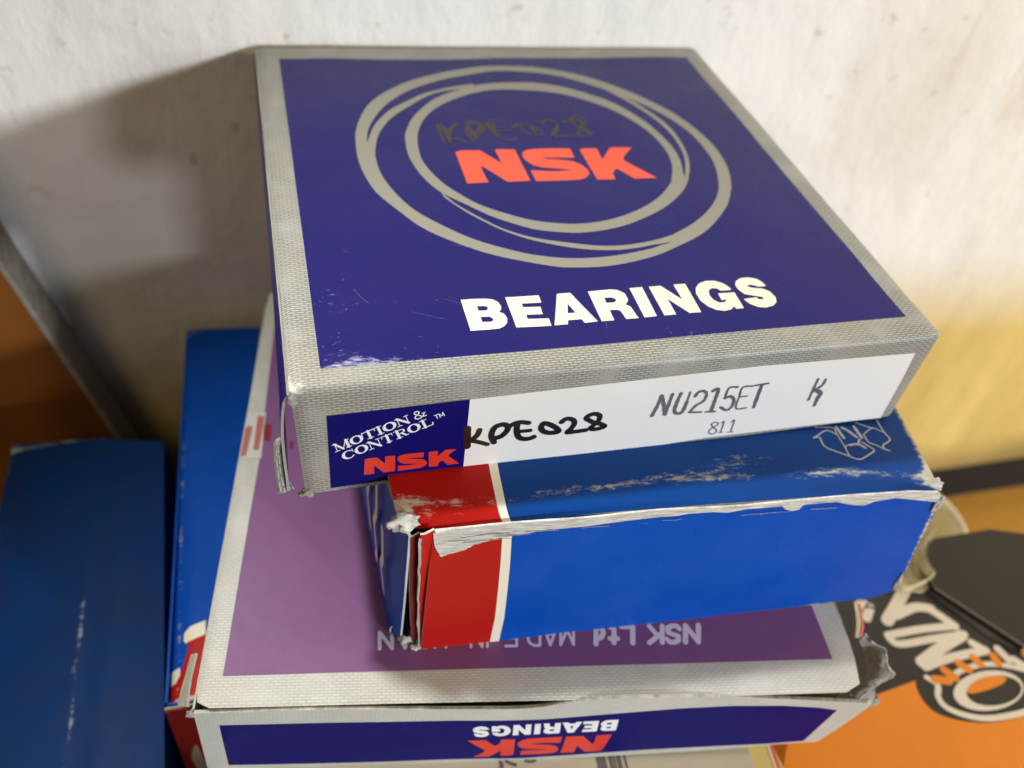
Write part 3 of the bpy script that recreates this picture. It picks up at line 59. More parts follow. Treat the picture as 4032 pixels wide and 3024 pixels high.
def uvn(nt, sx=1, sy=1):
    u = nd(nt, 'ShaderNodeUVMap'); m = nd(nt, 'ShaderNodeMapping'); m.inputs['Scale'].default_value = (sx, sy, 1)
    link(nt, u.outputs[0], m.inputs[0]); return m.outputs[0]
def noi(nt, vec, scale, detail=4, rough=.6):
    n = nd(nt, 'ShaderNodeTexNoise'); n.inputs['Scale'].default_value = scale; n.inputs['Detail'].default_value = detail
    n.inputs['Roughness'].default_value = rough; link(nt, vec, n.inputs['Vector']); return n.outputs[0]
def ramp(nt, f, lo, hi):
    n = nd(nt, 'ShaderNodeMapRange'); n.inputs[1].default_value = lo; n.inputs[2].default_value = hi; link(nt, f, n.inputs[0]); return n.outputs[0]
CARD = (.52,.50,.42)
def printed(name, col, rough=.38, pattern=None, wearcol=CARD, speck=.0, spec=.3, bump=.25, dirt=.25, tone=None, pscale=1.0, soft=3.0):
    """ink on coated board: base colour or woven border pattern, rubbed through where the vertex value 'wear' is high"""
    m, nt, b = new_mat(name); uv = uvn(nt)
    base = col
    if pattern:
        br = nd(nt, 'ShaderNodeTexBrick'); br.offset = .5
        br.inputs['Color1'].default_value = (*pattern[0], 1); br.inputs['Color2'].default_value = (*[c*.86 for c in pattern[0]], 1)
        br.inputs['Mortar'].default_value = (*pattern[1], 1); br.inputs['Scale'].default_value = 1
        br.inputs['Mortar Size'].default_value = .20; br.inputs['Mortar Smooth'].default_value = .12
        br.inputs['Brick Width'].default_value = 1.72*pscale; br.inputs['Row Height'].default_value = .63*pscale
        wob = nd(nt, 'ShaderNodeTexNoise'); wob.inputs['Scale'].default_value = 3; link(nt, uv, wob.inputs['Vector'])
        mx = nd(nt, 'ShaderNodeVectorMath', operation='MULTIPLY_ADD'); mx.inputs[1].default_value = (.12,.12,0)
        link(nt, wob.outputs['Color'], mx.inputs[0]); link(nt, uv, mx.inputs[2]); link(nt, mx.outputs[0], br.inputs['Vector'])
        fade = math_n(nt, 'MULTIPLY', ramp(nt, noi(nt, uv, .09, 4, .6), .48, .70), .75); base = mix(nt, fade, br.outputs[0], tuple(pattern[0][i]*.66+pattern[1][i]*.34 for i in range(3)))
    big = ramp(nt, noi(nt, uv, .05, 5, .6), .35, .7)
    dcol = tone or tuple(c*.72 for c in (col if not pattern else pattern[1]))
    c = mix(nt, math_n(nt, 'MULTIPLY', big, dirt), base, dcol)
    wa = nd(nt, 'ShaderNodeAttribute'); wa.attribute_name = 'wear'
    n1 = math_n(nt, 'ADD', math_n(nt, 'MULTIPLY', noi(nt, uvn(nt, .35, 1.0), .8, 8, .72), .62), math_n(nt, 'MULTIPLY', noi(nt, uvn(nt, .8, 2.2), 1.6, 5, .8), .38))
    t = math_n(nt, 'ADD', math_n(nt, 'MULTIPLY', wa.outputs['Fac'], 1.25), math_n(nt, 'MULTIPLY', math_n(nt, 'SUBTRACT', n1, .5), 3.0))
    wm = math_n(nt, 'MULTIPLY', math_n(nt, 'SUBTRACT', t, .62), soft, True)
    if speck:
        v = noi(nt, uvn(nt, 1, 1.3), 1.7, 3, .8)
        g = ramp(nt, noi(nt, uv, .06, 3, .5), .45, .7)
        sp = math_n(nt, 'MULTIPLY', ramp(nt, v, .70, .78), math_n(nt, 'MULTIPLY', g, speck), True)
        wm = math_n(nt, 'MAXIMUM', wm, sp)
    wc = mix(nt, noi(nt, uv, 1.5, 4), tuple(x*.6 for x in wearcol), tuple(min(1, x*1.35) for x in wearcol))
    c = mix(nt, wm, c, wc); link(nt, c, b.inputs['Base Color'])
    rr = math_n(nt, 'ADD', math_n(nt, 'MULTIPLY', noi(nt, uv, .25, 6, .7), .22), rough-.11)
    link(nt, math_n(nt, 'ADD', rr, math_n(nt, 'MULTIPLY', wm, .35), True), b.inputs['Roughness'])
    b.inputs['Specular IOR Level'].default_value = spec
    bp = nd(nt, 'ShaderNodeBump'); bp.inputs['Strength'].default_value = bump; bp.inputs['Distance'].default_value = .0003
    h = math_n(nt, 'ADD', noi(nt, uv, 1.2, 6, .7), math_n(nt, 'MULTIPLY', wm, -.6)); link(nt, h, bp.inputs['Height'])
    link(nt, bp.outputs[0], b.inputs['Normal']); return m
def rawcard(name, col, sx=.25, sy=3.0, contrast=.5):
    m, nt, b = new_mat(name)
    n = noi(nt, uvn(nt, sx, sy), 1.0, 8, .75)
    c = mix(nt, ramp(nt, n, .35, .68), tuple(x*(1-contrast) for x in col), tuple(min(1, x*1.25) for x in col))
    link(nt, c, b.inputs['Base Color']); b.inputs['Roughness'].default_value = .85
    bp = nd(nt, 'ShaderNodeBump'); bp.inputs['Strength'].default_value = .8; bp.inputs['Distance'].default_value = .0006
    link(nt, n, bp.inputs['Height']); link(nt, bp.outputs[0], b.inputs['Normal']); return m
SILVER = ((.455,.470,.455),(.165,.172,.165))
M = dict(
 silver=printed('silver_border_print', (.4,.4,.38), .42, SILVER, (.62,.6,.55), 0, .5, .2, .45, (.36,.32,.25)),
 silver2=printed('pale_silver_border_print', (.5,.5,.48), .5, ((.66,.67,.65),(.45,.46,.44)), (.62,.6,.55), 0, .4, .2, .4, (.42,.39,.33), 1.0),
 blue=printed('deep_blue_print', (.010,.008,.125), .28, None, (.42,.44,.66), .3, .17, .12, .2, (.03,.02,.15)),
 blue2=printed('deep_blue_label_print', (.005,.004,.125), .5, None, (.5,.5,.7), .1, .05, .12, .2, (.012,.008,.10)),
 purple=printed('purple_print', (.19,.075,.22), .5, None, (.5,.42,.6), .15, .35, .15, .35, (.15,.05,.17)),
 ring=printed('silver_ring_print', (.27,.265,.225), .45, None, (.6,.6,.55), 0, .5, .1, .15),
 red=printed('orange_red_print', (.86,.10,.045), .45, None, (.8,.6,.6), 0, .4, .1, .1),
 scarlet=printed('scarlet_print', (.66,.035,.02), .42, None, (.7,.6,.6), .25, .4, .1, .1),
 cream=printed('cream_print', (.86,.80,.66), .45, None, (.6,.55,.4), 0, .4, .1, .12),
 white=printed('white_label_paper', (.775,.78,.79), .5, None, (.6,.55,.45), .12, .35, .12, .18, (.70,.66,.60)),
 ltext=printed('white_ink', (.80,.82,.88), .5),
 mtext=printed('pale_mauve_ink', (.66,.62,.78), .5),
 black=printed('black_marker_ink', (.012,.010,.009), .30, None, (.05,.05,.05), 0, .6, .1, .1),
 stamp=printed('grey_stamp_ink', (.085,.085,.105), .5, None, (.5,.5,.55), .6, .3, .1, .6, (.18,.18,.21)),
 faint=printed('faded_ink', (.060,.048,.040), .6, None, (.06,.05,.06), 0, .3, .1, .3),
 royal=printed('royal_blue_print', (.0,.066,.44), .42, None, (.60,.58,.50), .45, .06, .3, .6, (.014,.090,.47)),
 navy=printed('navy_blue_print', (.003,.052,.27), .36, None, (.50,.50,.42), .5, .10, .2, .35, (.012,.04,.17)),
 crimson=printed('crimson_print', (.44,.012,.008), .34, None, (.60,.52,.42), .15, .08, .15, .25, (.36,.010,.008)),
 lline=printed('pale_line_ink', (.50,.50,.52), .5, None, CARD, .0),
 scuff=printed('scuffed_paper_fibre', (.13,.125,.36), .6),
 end_blue=printed('glossy_blue_end_print', (.012,.085,.50), .4, None, CARD, .15, .14, .15, .2),
 card=rawcard('raw_grey_card', (.50,.49,.43)), card2=rawcard('grey_card_core', (.36,.34,.30), 1.2, 1.2, .35),
 torn=rawcard('torn_card_fibre', (.88,.86,.78), .16, 1.9, .60),
 orange=printed('orange_print', (.92,.29,.02), .42, None, CARD, .05, .4, .1, .2, (.70,.18,.015)),
 oblack=printed('black_print', (.030,.027,.024), .4, None, CARD, .1, .4, .1, .2),
 ocream=printed('cream_ink', (.88,.80,.70), .5), ogrey=printed('grey_small_print', (.20,.185,.155), .5, ((.34,.31,.26),(.08,.07,.06))),
 dark=printed('dark_brown_card_print', (.022,.016,.008), .5, None, CARD, .1, .4, .3, .4),
 tan=rawcard('tan_card', (.42,.36,.18), .3, .3, .3), pale=rawcard('pale_torn_edge', (.62,.54,.34), .5, .5, .3),
 cup=printed('cream_plastic', (.92,.84,.60), .4), yellow=printed('pale_yellow_print', (.72,.60,.24), .45),
 pink=printed('red_edge_print', (.75,.12,.10), .5), label=printed('off_white_label', (.80,.75,.62), .55),
 bar=printed('grey_bar_ink', (.22,.20,.19), .6), tape=printed('clear_tape_strip', (.56,.57,.56), .28, None, CARD, 0, .6, .3, .2),
 tapered=printed('faded_red_ink', (.42,.13,.11), .4), tapedark=printed('dark_red_ink', (.22,.006,.035), .4),
)
# ------------------------------------------------------------------ builders
ORG = Vector((0,0,0))
def tagged(o, **k):
    for a, b in k.items():
        if b: o[a] = b
    return o
def thing(name, label, cat, base, group=None):
    global ORG
    o = bpy.data.objects.new(name, None); SC.collection.objects.link(o); ORG = W(base); o.location = ORG
    o.empty_display_size = .01
    return tagged(o, label=label, category=cat, group=group)
def emit(name, verts, faces, mats, parent=None, uvs=None, midx=None, wear=None, smooth=True, **tags):
    me = bpy.data.meshes.new(name); me.from_pydata([W(v)-ORG for v in verts], [], faces)
    for m in (mats if isinstance(mats, list) else [mats]): me.materials.append(m)
    if midx: me.polygons.foreach_set('material_index', midx)
    if uvs:
        L = me.uv_layers.new(name='UVMap')
        for l in me.loops: L.data[l.index].uv = uvs[l.vertex_index]
    if wear:
        at = me.attributes.new('wear', 'FLOAT', 'POINT'); at.data.foreach_set('value', wear)
    if smooth: me.shade_smooth()
    o = bpy.data.objects.new(name, me); SC.collection.objects.link(o)
    if parent: o.parent = parent
    else: o.location = ORG
    return tagged(o, **tags)
class Face:
    """a panel: pos(a,b) gives the point for a millimetres across and b millimetres down"""
    def __init__(s, pos, step=3.0, flip=False): s.pos, s.step, s.flip = pos, step, flip
    def nrm(s, a, b):
        e = .2; n = (s.pos(a+e,b)-s.pos(a-e,b)).cross(s.pos(a,b+e)-s.pos(a,b-e)).normalized()
        return n if s.flip else -n
def quad(q, A, B, bump=None):
    q = [Vector(p) for p in q]; n = (q[1]-q[0]).cross(q[3]-q[0]).normalized()*-1
    def f(a, b):
        u, v = a/A, b/B
        p = q[0]*((1-u)*(1-v))+q[1]*(u*(1-v))+q[2]*(u*v)+q[3]*((1-u)*v)
        return p+n*bump(a, b) if bump else p
    return f
def cut(F, loops, name, mat, parent, off=0.0, thick=0.0, rim=None, step=None, wearf=None, **tags):
    """one outline (with holes) laid on panel F, cut along the panel's grid so that it follows the bends"""
    bm = bmesh.new(); vs = []; L3 = []
    for lp in loops:
        L3.append([Vector((p[0], p[1], 0)) for p in lp]); vs += [bm.verts.new((p[0], p[1], 0)) for p in lp]
    for t in tessellate_polygon(L3):
        if len(set(t)) == 3:
            try: bm.faces.new([vs[i] for i in t])
            except ValueError: pass
    xs = [p[0] for l in loops for p in l]; ys = [p[1] for l in loops for p in l]; st = step or F.step
    for k, (lo, hi) in enumerate(((min(xs), max(xs)), (min(ys), max(ys)))):
        i = math.floor(lo/st)+1
        while i*st < hi:
            co = (i*st,0,0) if k == 0 else (0,i*st,0); no = (1,0,0) if k == 0 else (0,1,0)
            bmesh.ops.bisect_plane(bm, geom=bm.verts[:]+bm.edges[:]+bm.faces[:], plane_co=co, plane_no=no, dist=1e-4); i += 1
    bmesh.ops.recalc_face_normals(bm, faces=bm.faces[:])
    for f in bm.faces:
        f.normal_update()
        if (f.normal.z > 0) != F.flip: f.normal_flip()
    bm.verts.index_update(); V = [(v.co.x, v.co.y) for v in bm.verts]
    P = [F.pos(a, b) for a, b in V]; N = [F.nrm(a, b) for a, b in V]
    top = [p+n*off for p, n in zip(P, N)]; fc = [[v.index for v in f.verts] for f in bm.faces]; mi = [0]*len(fc)
    uv = list(V); we = [wearf(a, b) if wearf else 0.0 for a, b in V]; mats = [mat]
    if thick:
        n0 = len(top); top += [p+n*(off-thick) for p, n in zip(P, N)]; uv += V; we += [0.0]*n0
        back = [[i+n0 for i in reversed(f)] for f in fc]; fc2 = fc+back; mi += [1]*len(back); mats = [mat, rim or M['card']]
        for e in bm.edges:
            if len(e.link_faces) == 1:
                f = e.link_faces[0]; idx = [v.index for v in f.verts]; i, j = e.verts[0].index, e.verts[1].index
                if idx[(idx.index(i)+1) % len(idx)] != j: i, j = j, i
                k = len(top); top += [top[i], top[j], top[j+n0], top[i+n0]]; uv += [uv[i], uv[j], uv[j], uv[i]]; we += [0.0]*4
                fc2.append([k+1, k, k+3, k+2]); mi.append(1)
        fc = fc2
    bm.free(); return emit(name, top, fc, mats, parent, uv, mi, we, **tags)
def rect(a0, a1, b0, b1): return [[(a0,b0),(a1,b0),(a1,b1),(a0,b1)]]
def smooth(p, closed=True, n=4):
    out = []; m = len(p); rng = range(m) if closed else range(m-1)
    g = lambda i: p[i % m] if closed else p[max(0, min(m-1, i))]
    for i in rng:
        a, b, c, d = g(i-1), g(i), g(i+1), g(i+2)
        for k in range(n):
            t = k/n
            out.append(tuple(.5*(2*b[j]+(c[j]-a[j])*t+(2*a[j]-5*b[j]+4*c[j]-d[j])*t*t+(3*b[j]-a[j]-3*c[j]+d[j])*t**3) for j in range(len(b))))
    if not closed: out.append(tuple(p[-1]))
    return out
def join_part(F, items, name, mat, parent, off=.06, **tags):
    """several flat pieces (ready vertex lists) printed as ONE piece of lettering"""
    V, Fc, UV = [], [], []
    for k, (vv, ff) in enumerate(items):
        n = len(V); o2 = off+.004*(k % 9)
        for a, b in vv: V.append(F.pos(a, b)+F.nrm(a, b)*o2); UV.append((a, b))
        Fc += [[i+n for i in f] for f in ff]
    return emit(name, V, Fc, mat, parent, UV, None, [0.0]*len(V), **tags)
def orient(vv, f, flip):
    a, b, c = (vv[i] for i in f[:3]); s = (b[0]-a[0])*(c[1]-a[1])-(b[1]-a[1])*(c[0]-a[0])
    return f if (s < 0) != flip else f[::-1]
def stroke(w, pts, flip=False, sm=True, taper=0, jit=0):
    p = smooth(pts, False, 5) if sm and len(pts) > 2 else [tuple(q) for q in pts]
    L, R = [], []; n = len(p); items = []
    vv, ff = [], []
    for i in range(n):
        a, b = p[max(0, i-1)], p[min(n-1, i+1)]; dx, dy = b[0]-a[0], b[1]-a[1]; l = math.hypot(dx, dy) or 1
        h = w/2*(1+jit*(random.random()-.5)); nx, ny = -dy/l*h, dx/l*h
        vv += [(p[i][0]+nx, p[i][1]+ny), (p[i][0]-nx, p[i][1]-ny)]
    for i in range(n-1): ff.append(orient(vv, [2*i, 2*i+1, 2*i+3, 2*i+2], flip))
    for (c, q) in ((p[0], p[1]), (p[-1], p[-2])):
        an = math.atan2(c[1]-q[1], c[0]-q[0]); k = len(vv); arc = [(c[0]+w/2*math.cos(an+t), c[1]+w/2*math.sin(an+t)) for t in [x*math.pi/6-math.pi/2 for x in range(7)]]
        vv += arc; ff.append(orient(vv, list(range(k, k+7)), flip))
    return vv, ff
def strip(o, i, flip=False, sm=True):
    if sm: o, i = smooth(o, False, 4), smooth(i, False, 4)
    n = min(len(o), len(i)); vv = [tuple(x) for x in o[:n]]+[tuple(x) for x in i[:n]]
    return vv, [orient(vv, [k, k+1, n+k+1, n+k], flip) for k in range(n-1)]
def glyph_items(gl, flip=False):
    out = []
    for g in gl:
        if g[0] == 'stroke': out.append(stroke(g[1], g[2], flip))
        elif g[0] == 'ring': out.append(strip(g[1]+[g[1][0]], g[2]+[g[2][0]], flip, False))
        else: out.append(strip(g[1], g[2], flip, False))
    return out
def slab_body(name, bot, top, mat, parent, **tags):
    """closed board body under the printed panels; bot/top are matching corner rings"""
    n = len(bot); V = list(bot)+list(top); Fc = [list(range(n))[::-1], list(range(n, 2*n))]+[[i, (i+1) % n, n+(i+1) % n, n+i] for i in range(n)]
    uv = [(v[0]+v[1], v[2]) for v in V]
    return emit(name, V, Fc, mat, parent, uv, None, None, False, **tags)
def inset(ring, d):
    cx = sum(p[0] for p in ring)/len(ring); cy = sum(p[1] for p in ring)/len(ring); out = []
    for p in ring:
        l = math.hypot(p[0]-cx, p[1]-cy); k = (l-d)/l; out.append((cx+(p[0]-cx)*k, cy+(p[1]-cy)*k, p[2]))
    return out
def loft(rows, name, mats, parent, sub=4, thick=0, jit=0, rim=None, **tags):
    """a bent sheet through rows of points"""
    rr = [smooth([tuple(p) for p in r], False, sub) for r in rows]; cols = list(zip(*rr)); cols = [smooth(list(c), False, sub) for c in cols]
    na, nb = len(cols), len(cols[0]); P = [[Vector(cols[i][j]) for j in range(nb)] for i in range(na)]
    V, UV, Fc, mi = [], [], [], []
    for i in range(na):
        for j in range(nb):
            p = P[i][j]
            if jit: p = p+noise.noise_vector(p*.45)*jit+noise.noise_vector(p*1.7)*jit*.3
            V.append(p); UV.append((i*.6, j*.6))
    for i in range(na-1):
        for j in range(nb-1): Fc.append([i*nb+j, (i+1)*nb+j, (i+1)*nb+j+1, i*nb+j+1]); mi.append(0)
    if thick:
        n0 = len(V); Nn = []
        for i in range(na):
            for j in range(nb):
                a = V[min(na-1, i+1)*nb+j]-V[max(0, i-1)*nb+j]; b = V[i*nb+min(nb-1, j+1)]-V[i*nb+max(0, j-1)]
                Nn.append(a.cross(b).normalized())
        V += [V[k]-Nn[k]*thick for k in range(n0)]; UV += UV[:n0]
        Fc += [[q+n0 for q in reversed(f)] for f in Fc[:]]; mi += [0]*(len(Fc)//2)
        bd = [i*nb for i in range(na)]+[(na-1)*nb+j for j in range(1, nb)]+[i*nb+nb-1 for i in range(na-2, -1, -1)]+[j for j in range(nb-2, 0, -1)]
        for k in range(len(bd)):
            i, j = bd[k], bd[(k+1) % len(bd)]; n = len(V); V += [V[i], V[j], V[j+n0], V[i+n0]]; UV += [(k*.6,0),(k*.6+.6,0),(k*.6+.6,1),(k*.6,1)]
            Fc.append([n, n+1, n+2, n+3]); mi.append(1)
    ms = [mats, rim or M['card']] if thick else [mats]
    return emit(name, V, Fc, ms, parent, UV, mi, [0.15]*len(V), **tags)
def lump(name, c, r, mat, parent, seed, amp=.45, sub=3, **tags):
    bm = bmesh.new(); bmesh.ops.create_icosphere(bm, subdivisions=sub, radius=1)
    V = []
    for v in bm.verts:
        d = v.co.normalized(); k = 1+amp*noise.noise(d*1.6+Vector((seed,0,0)))*1.6+amp*.5*noise.noise(d*4+Vector((0,seed,0)))
        V.append(Vector((c[0]+d.x*r[0]*k, c[1]+d.y*r[1]*k, c[2]+d.z*r[2]*k)))
    Fc = [[v.index for v in f.verts] for f in bm.faces]; uv = [(v.co.x*6, v.co.y*6) for v in bm.verts]; bm.free()
    return emit(name, V, Fc, mat, parent, uv, None, [0.0]*len(V), **tags)
def bump_big(a, b, amp=.5, s=.02, sd=0): return amp*noise.noise(Vector((a*s+sd, b*s, sd)))
def near(x, c, w): return max(0.0, 1-abs(x-c)/w)
# glyph outlines as fractions of their own box, for the smaller prints of the same word and mark
def normal(gs):
    A = [p for g in gs for l in g for p in l]; x0, x1 = min(p[0] for p in A), max(p[0] for p in A); y0, y1 = min(p[1] for p in A), max(p[1] for p in A)
    return [[[((p[0]-x0)/(x1-x0), (p[1]-y0)/(y1-y0)) for p in l] for l in g] for g in gs]
def onto(g, q):                # q: top-left, top-right, bottom-right, bottom-left of the word
    return [[tuple((1-u)*(1-v)*q[0][k]+u*(1-v)*q[1][k]+u*v*q[2][k]+(1-u)*v*q[3][k] for k in (0,1)) for u, v in l] for l in g]
def word(F, gs, name, mat, parent, off=.06, **tags):
    items = []
    for g in gs:
        bm = bmesh.new(); vs = [bm.verts.new((p[0], p[1], 0)) for l in g for p in l]
        for t in tessellate_polygon([[Vector((p[0], p[1], 0)) for p in l] for l in g]):
            if len(set(t)) == 3:
                try: bm.faces.new([vs[i] for i in t])
                except ValueError: pass
        for k in (0, 1):
            c = [v.co[k] for v in bm.verts]; i = math.floor(min(c)/F.step)+1; hi = max(c)
            while i*F.step < hi:
                bmesh.ops.bisect_plane(bm, geom=bm.verts[:]+bm.edges[:]+bm.faces[:], plane_co=(i*F.step,0,0) if k == 0 else (0,i*F.step,0), plane_no=(1,0,0) if k == 0 else (0,1,0), dist=1e-4); i += 1
        bm.verts.index_update(); vv = [(v.co.x, v.co.y) for v in bm.verts]
        items.append((vv, [orient(vv, [v.index for v in f.verts], F.flip) for f in bm.faces])); bm.free()
    return join_part(F, items, name, mat, parent, off, **tags)
BE = normal(G['bearings']); NS = normal([[g] for g in G['nsk']])

# ------------------------------------------------------------------ setting
def setting():
    global ORG
    ORG = Vector((0,0,0))
    m, nt, b = new_mat('painted_plaster'); tc = nd(nt, 'ShaderNodeTexCoord').outputs['Object']
    sx = nd(nt, 'ShaderNodeSeparateXYZ'); link(nt, tc, sx.inputs[0])
    n1 = noi(nt, tc, 9, 6, .6); n2 = noi(nt, tc, 60, 5, .6)
    white = mix(nt, ramp(nt, n1, .4, .65), (.81,.81,.81), (.70,.675,.62))
    mp = nd(nt, 'ShaderNodeMapping'); mp.inputs['Rotation'].default_value = (0,.75,0); mp.inputs['Scale'].default_value = (60,1,9); link(nt, tc, mp.inputs[0])
    streak = math_n(nt, 'MULTIPLY', ramp(nt, noi(nt, mp.outputs[0], 1, 5, .65), .60, .74), ramp(nt, sx.outputs[0], .16, .26))
    white = mix(nt, math_n(nt, 'MULTIPLY', streak, .8), white, (.56,.47,.34))
    sp = ramp(nt, noi(nt, tc, 150, 3, .6), .66, .74); white = mix(nt, math_n(nt, 'MULTIPLY', sp, .5), white, (.42,.36,.28))
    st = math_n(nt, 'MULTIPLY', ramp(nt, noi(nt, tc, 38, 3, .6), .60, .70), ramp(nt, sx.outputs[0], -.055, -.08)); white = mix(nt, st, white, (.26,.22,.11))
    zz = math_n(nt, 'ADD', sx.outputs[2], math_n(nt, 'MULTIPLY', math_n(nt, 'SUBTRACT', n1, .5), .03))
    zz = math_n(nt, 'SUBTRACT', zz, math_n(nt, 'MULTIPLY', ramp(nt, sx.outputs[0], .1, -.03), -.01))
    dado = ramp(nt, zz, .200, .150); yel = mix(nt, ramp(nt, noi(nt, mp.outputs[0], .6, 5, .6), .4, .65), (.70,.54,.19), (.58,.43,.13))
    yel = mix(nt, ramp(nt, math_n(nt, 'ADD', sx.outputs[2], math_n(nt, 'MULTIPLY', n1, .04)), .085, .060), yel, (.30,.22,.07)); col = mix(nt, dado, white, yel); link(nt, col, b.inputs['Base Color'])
    b.inputs['Roughness'].default_value = .7
    bp = nd(nt, 'ShaderNodeBump'); bp.inputs['Strength'].default_value = .55; bp.inputs['Distance'].default_value = .0030
    mp2 = nd(nt, 'ShaderNodeMapping'); mp2.inputs['Rotation'].default_value = (0,-.5,0); mp2.inputs['Scale'].default_value = (75,45,42); link(nt, tc, mp2.inputs[0])
    link(nt, math_n(nt, 'ADD', noi(nt, mp2.outputs[0], 1, 4, .5), math_n(nt, 'MULTIPLY', n2, .6)), bp.inputs['Height']); link(nt, bp.outputs[0], b.inputs['Normal'])
    y = 137.6; V, Fc = [], []
    xs = [-420+i*10 for i in range(130)]; zs = [-256+i*10 for i in range(80)]
    for x in xs:
        for z in zs: V.append((x, y+.9*noise.noise(Vector((x*.02, z*.02, 3)))+(.7 if x < -20 or x > 150 or z > 20 else 0), z))
    nz = len(zs)
    for i in range(len(xs)-1):
        for j in range(nz-1): Fc.append([i*nz+j, (i+1)*nz+j, (i+1)*nz+j+1, i*nz+j+1])
    n0 = len(V); V += [(-420,170,-256),(870,170,-256),(870,170,522),(-420,170,522)]; Fc.append([n0, n0+3, n0+2, n0+1])
    c = [0, (len(xs)-1)*nz, (len(xs)-1)*nz+nz-1, nz-1]
    for i in range(4): Fc.append([c[i], n0+i, n0+(i+1) % 4, c[(i+1) % 4]])
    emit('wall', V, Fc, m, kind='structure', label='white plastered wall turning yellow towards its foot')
    m, nt, b = new_mat('gap_shade_black'); b.inputs['Base Color'].default_value = (.004,.003,.002,1); b.inputs['Roughness'].default_value = .8  # near-black colour stands in for the shade in the gap under the wall
    slab_body('gap_shade_strip', [(-420,141,-293),(870,141,-293),(870,168,-293),(-420,168,-293)], [(-420,141,-256.3),(870,141,-256.3),(870,168,-256.3),(-420,168,-256.3)], m, None, kind='structure')
    m, nt, b = new_mat('varnished_shelf_wood'); tc = nd(nt, 'ShaderNodeTexCoord').outputs['Object']
    mp = nd(nt, 'ShaderNodeMapping'); mp.inputs['Scale'].default_value = (8,90,8); link(nt, tc, mp.inputs[0])
    link(nt, mix(nt, noi(nt, mp.outputs[0], 1, 5), (.42,.20,.03), (.62,.34,.07)), b.inputs['Base Color']); b.inputs['Roughness'].default_value = .45
    slab_body('shelf', [(-420,-420,-318),(870,-420,-318),(870,169,-318),(-420,169,-318)], [(-420,-420,-293.1),(870,-420,-293.1),(870,169,-293.1),(-420,169,-293.1)], m, None, kind='structure')
setting()
# leaning board at the left
def board():
    t = thing('wooden_board', 'brown wooden board leaning on the wall at the far left behind the dark blue carton', 'board', (-150,130,-293))
    m, nt, b = new_mat('brown_board_wood'); tc = nd(nt, 'ShaderNodeTexCoord').outputs['Object']
    mp = nd(nt, 'ShaderNodeMapping'); mp.inputs['Scale'].default_value = (70,70,7); link(nt, tc, mp.inputs[0])
    link(nt, mix(nt, noi(nt, mp.outputs[0], 1, 5), (.13,.038,.004), (.25,.080,.008)), b.inputs['Base Color']); b.inputs['Roughness'].default_value = .5
    e = 1.9
    slab_body('panel', [(-260,122,-293),(-28-e,122,-293),(-98-e,122,40),(-260,122,40)], [(-260,134,-293),(-28-e,134,-293),(-98-e,134,40),(-260,134,40)], m, t)
    slab_body('edge_strip', [(-28-e+.1,121.5,-293),(-28,121.5,-293),(-98,121.5,40),(-98-e+.1,121.5,40)], [(-28-e+.1,134.5,-293),(-28,134.5,-293),(-98,134.5,40),(-98-e+.1,134.5,40)], rawcard('grey_edge_banding', (.26,.23,.18), .3, .3, .3), t)
board()
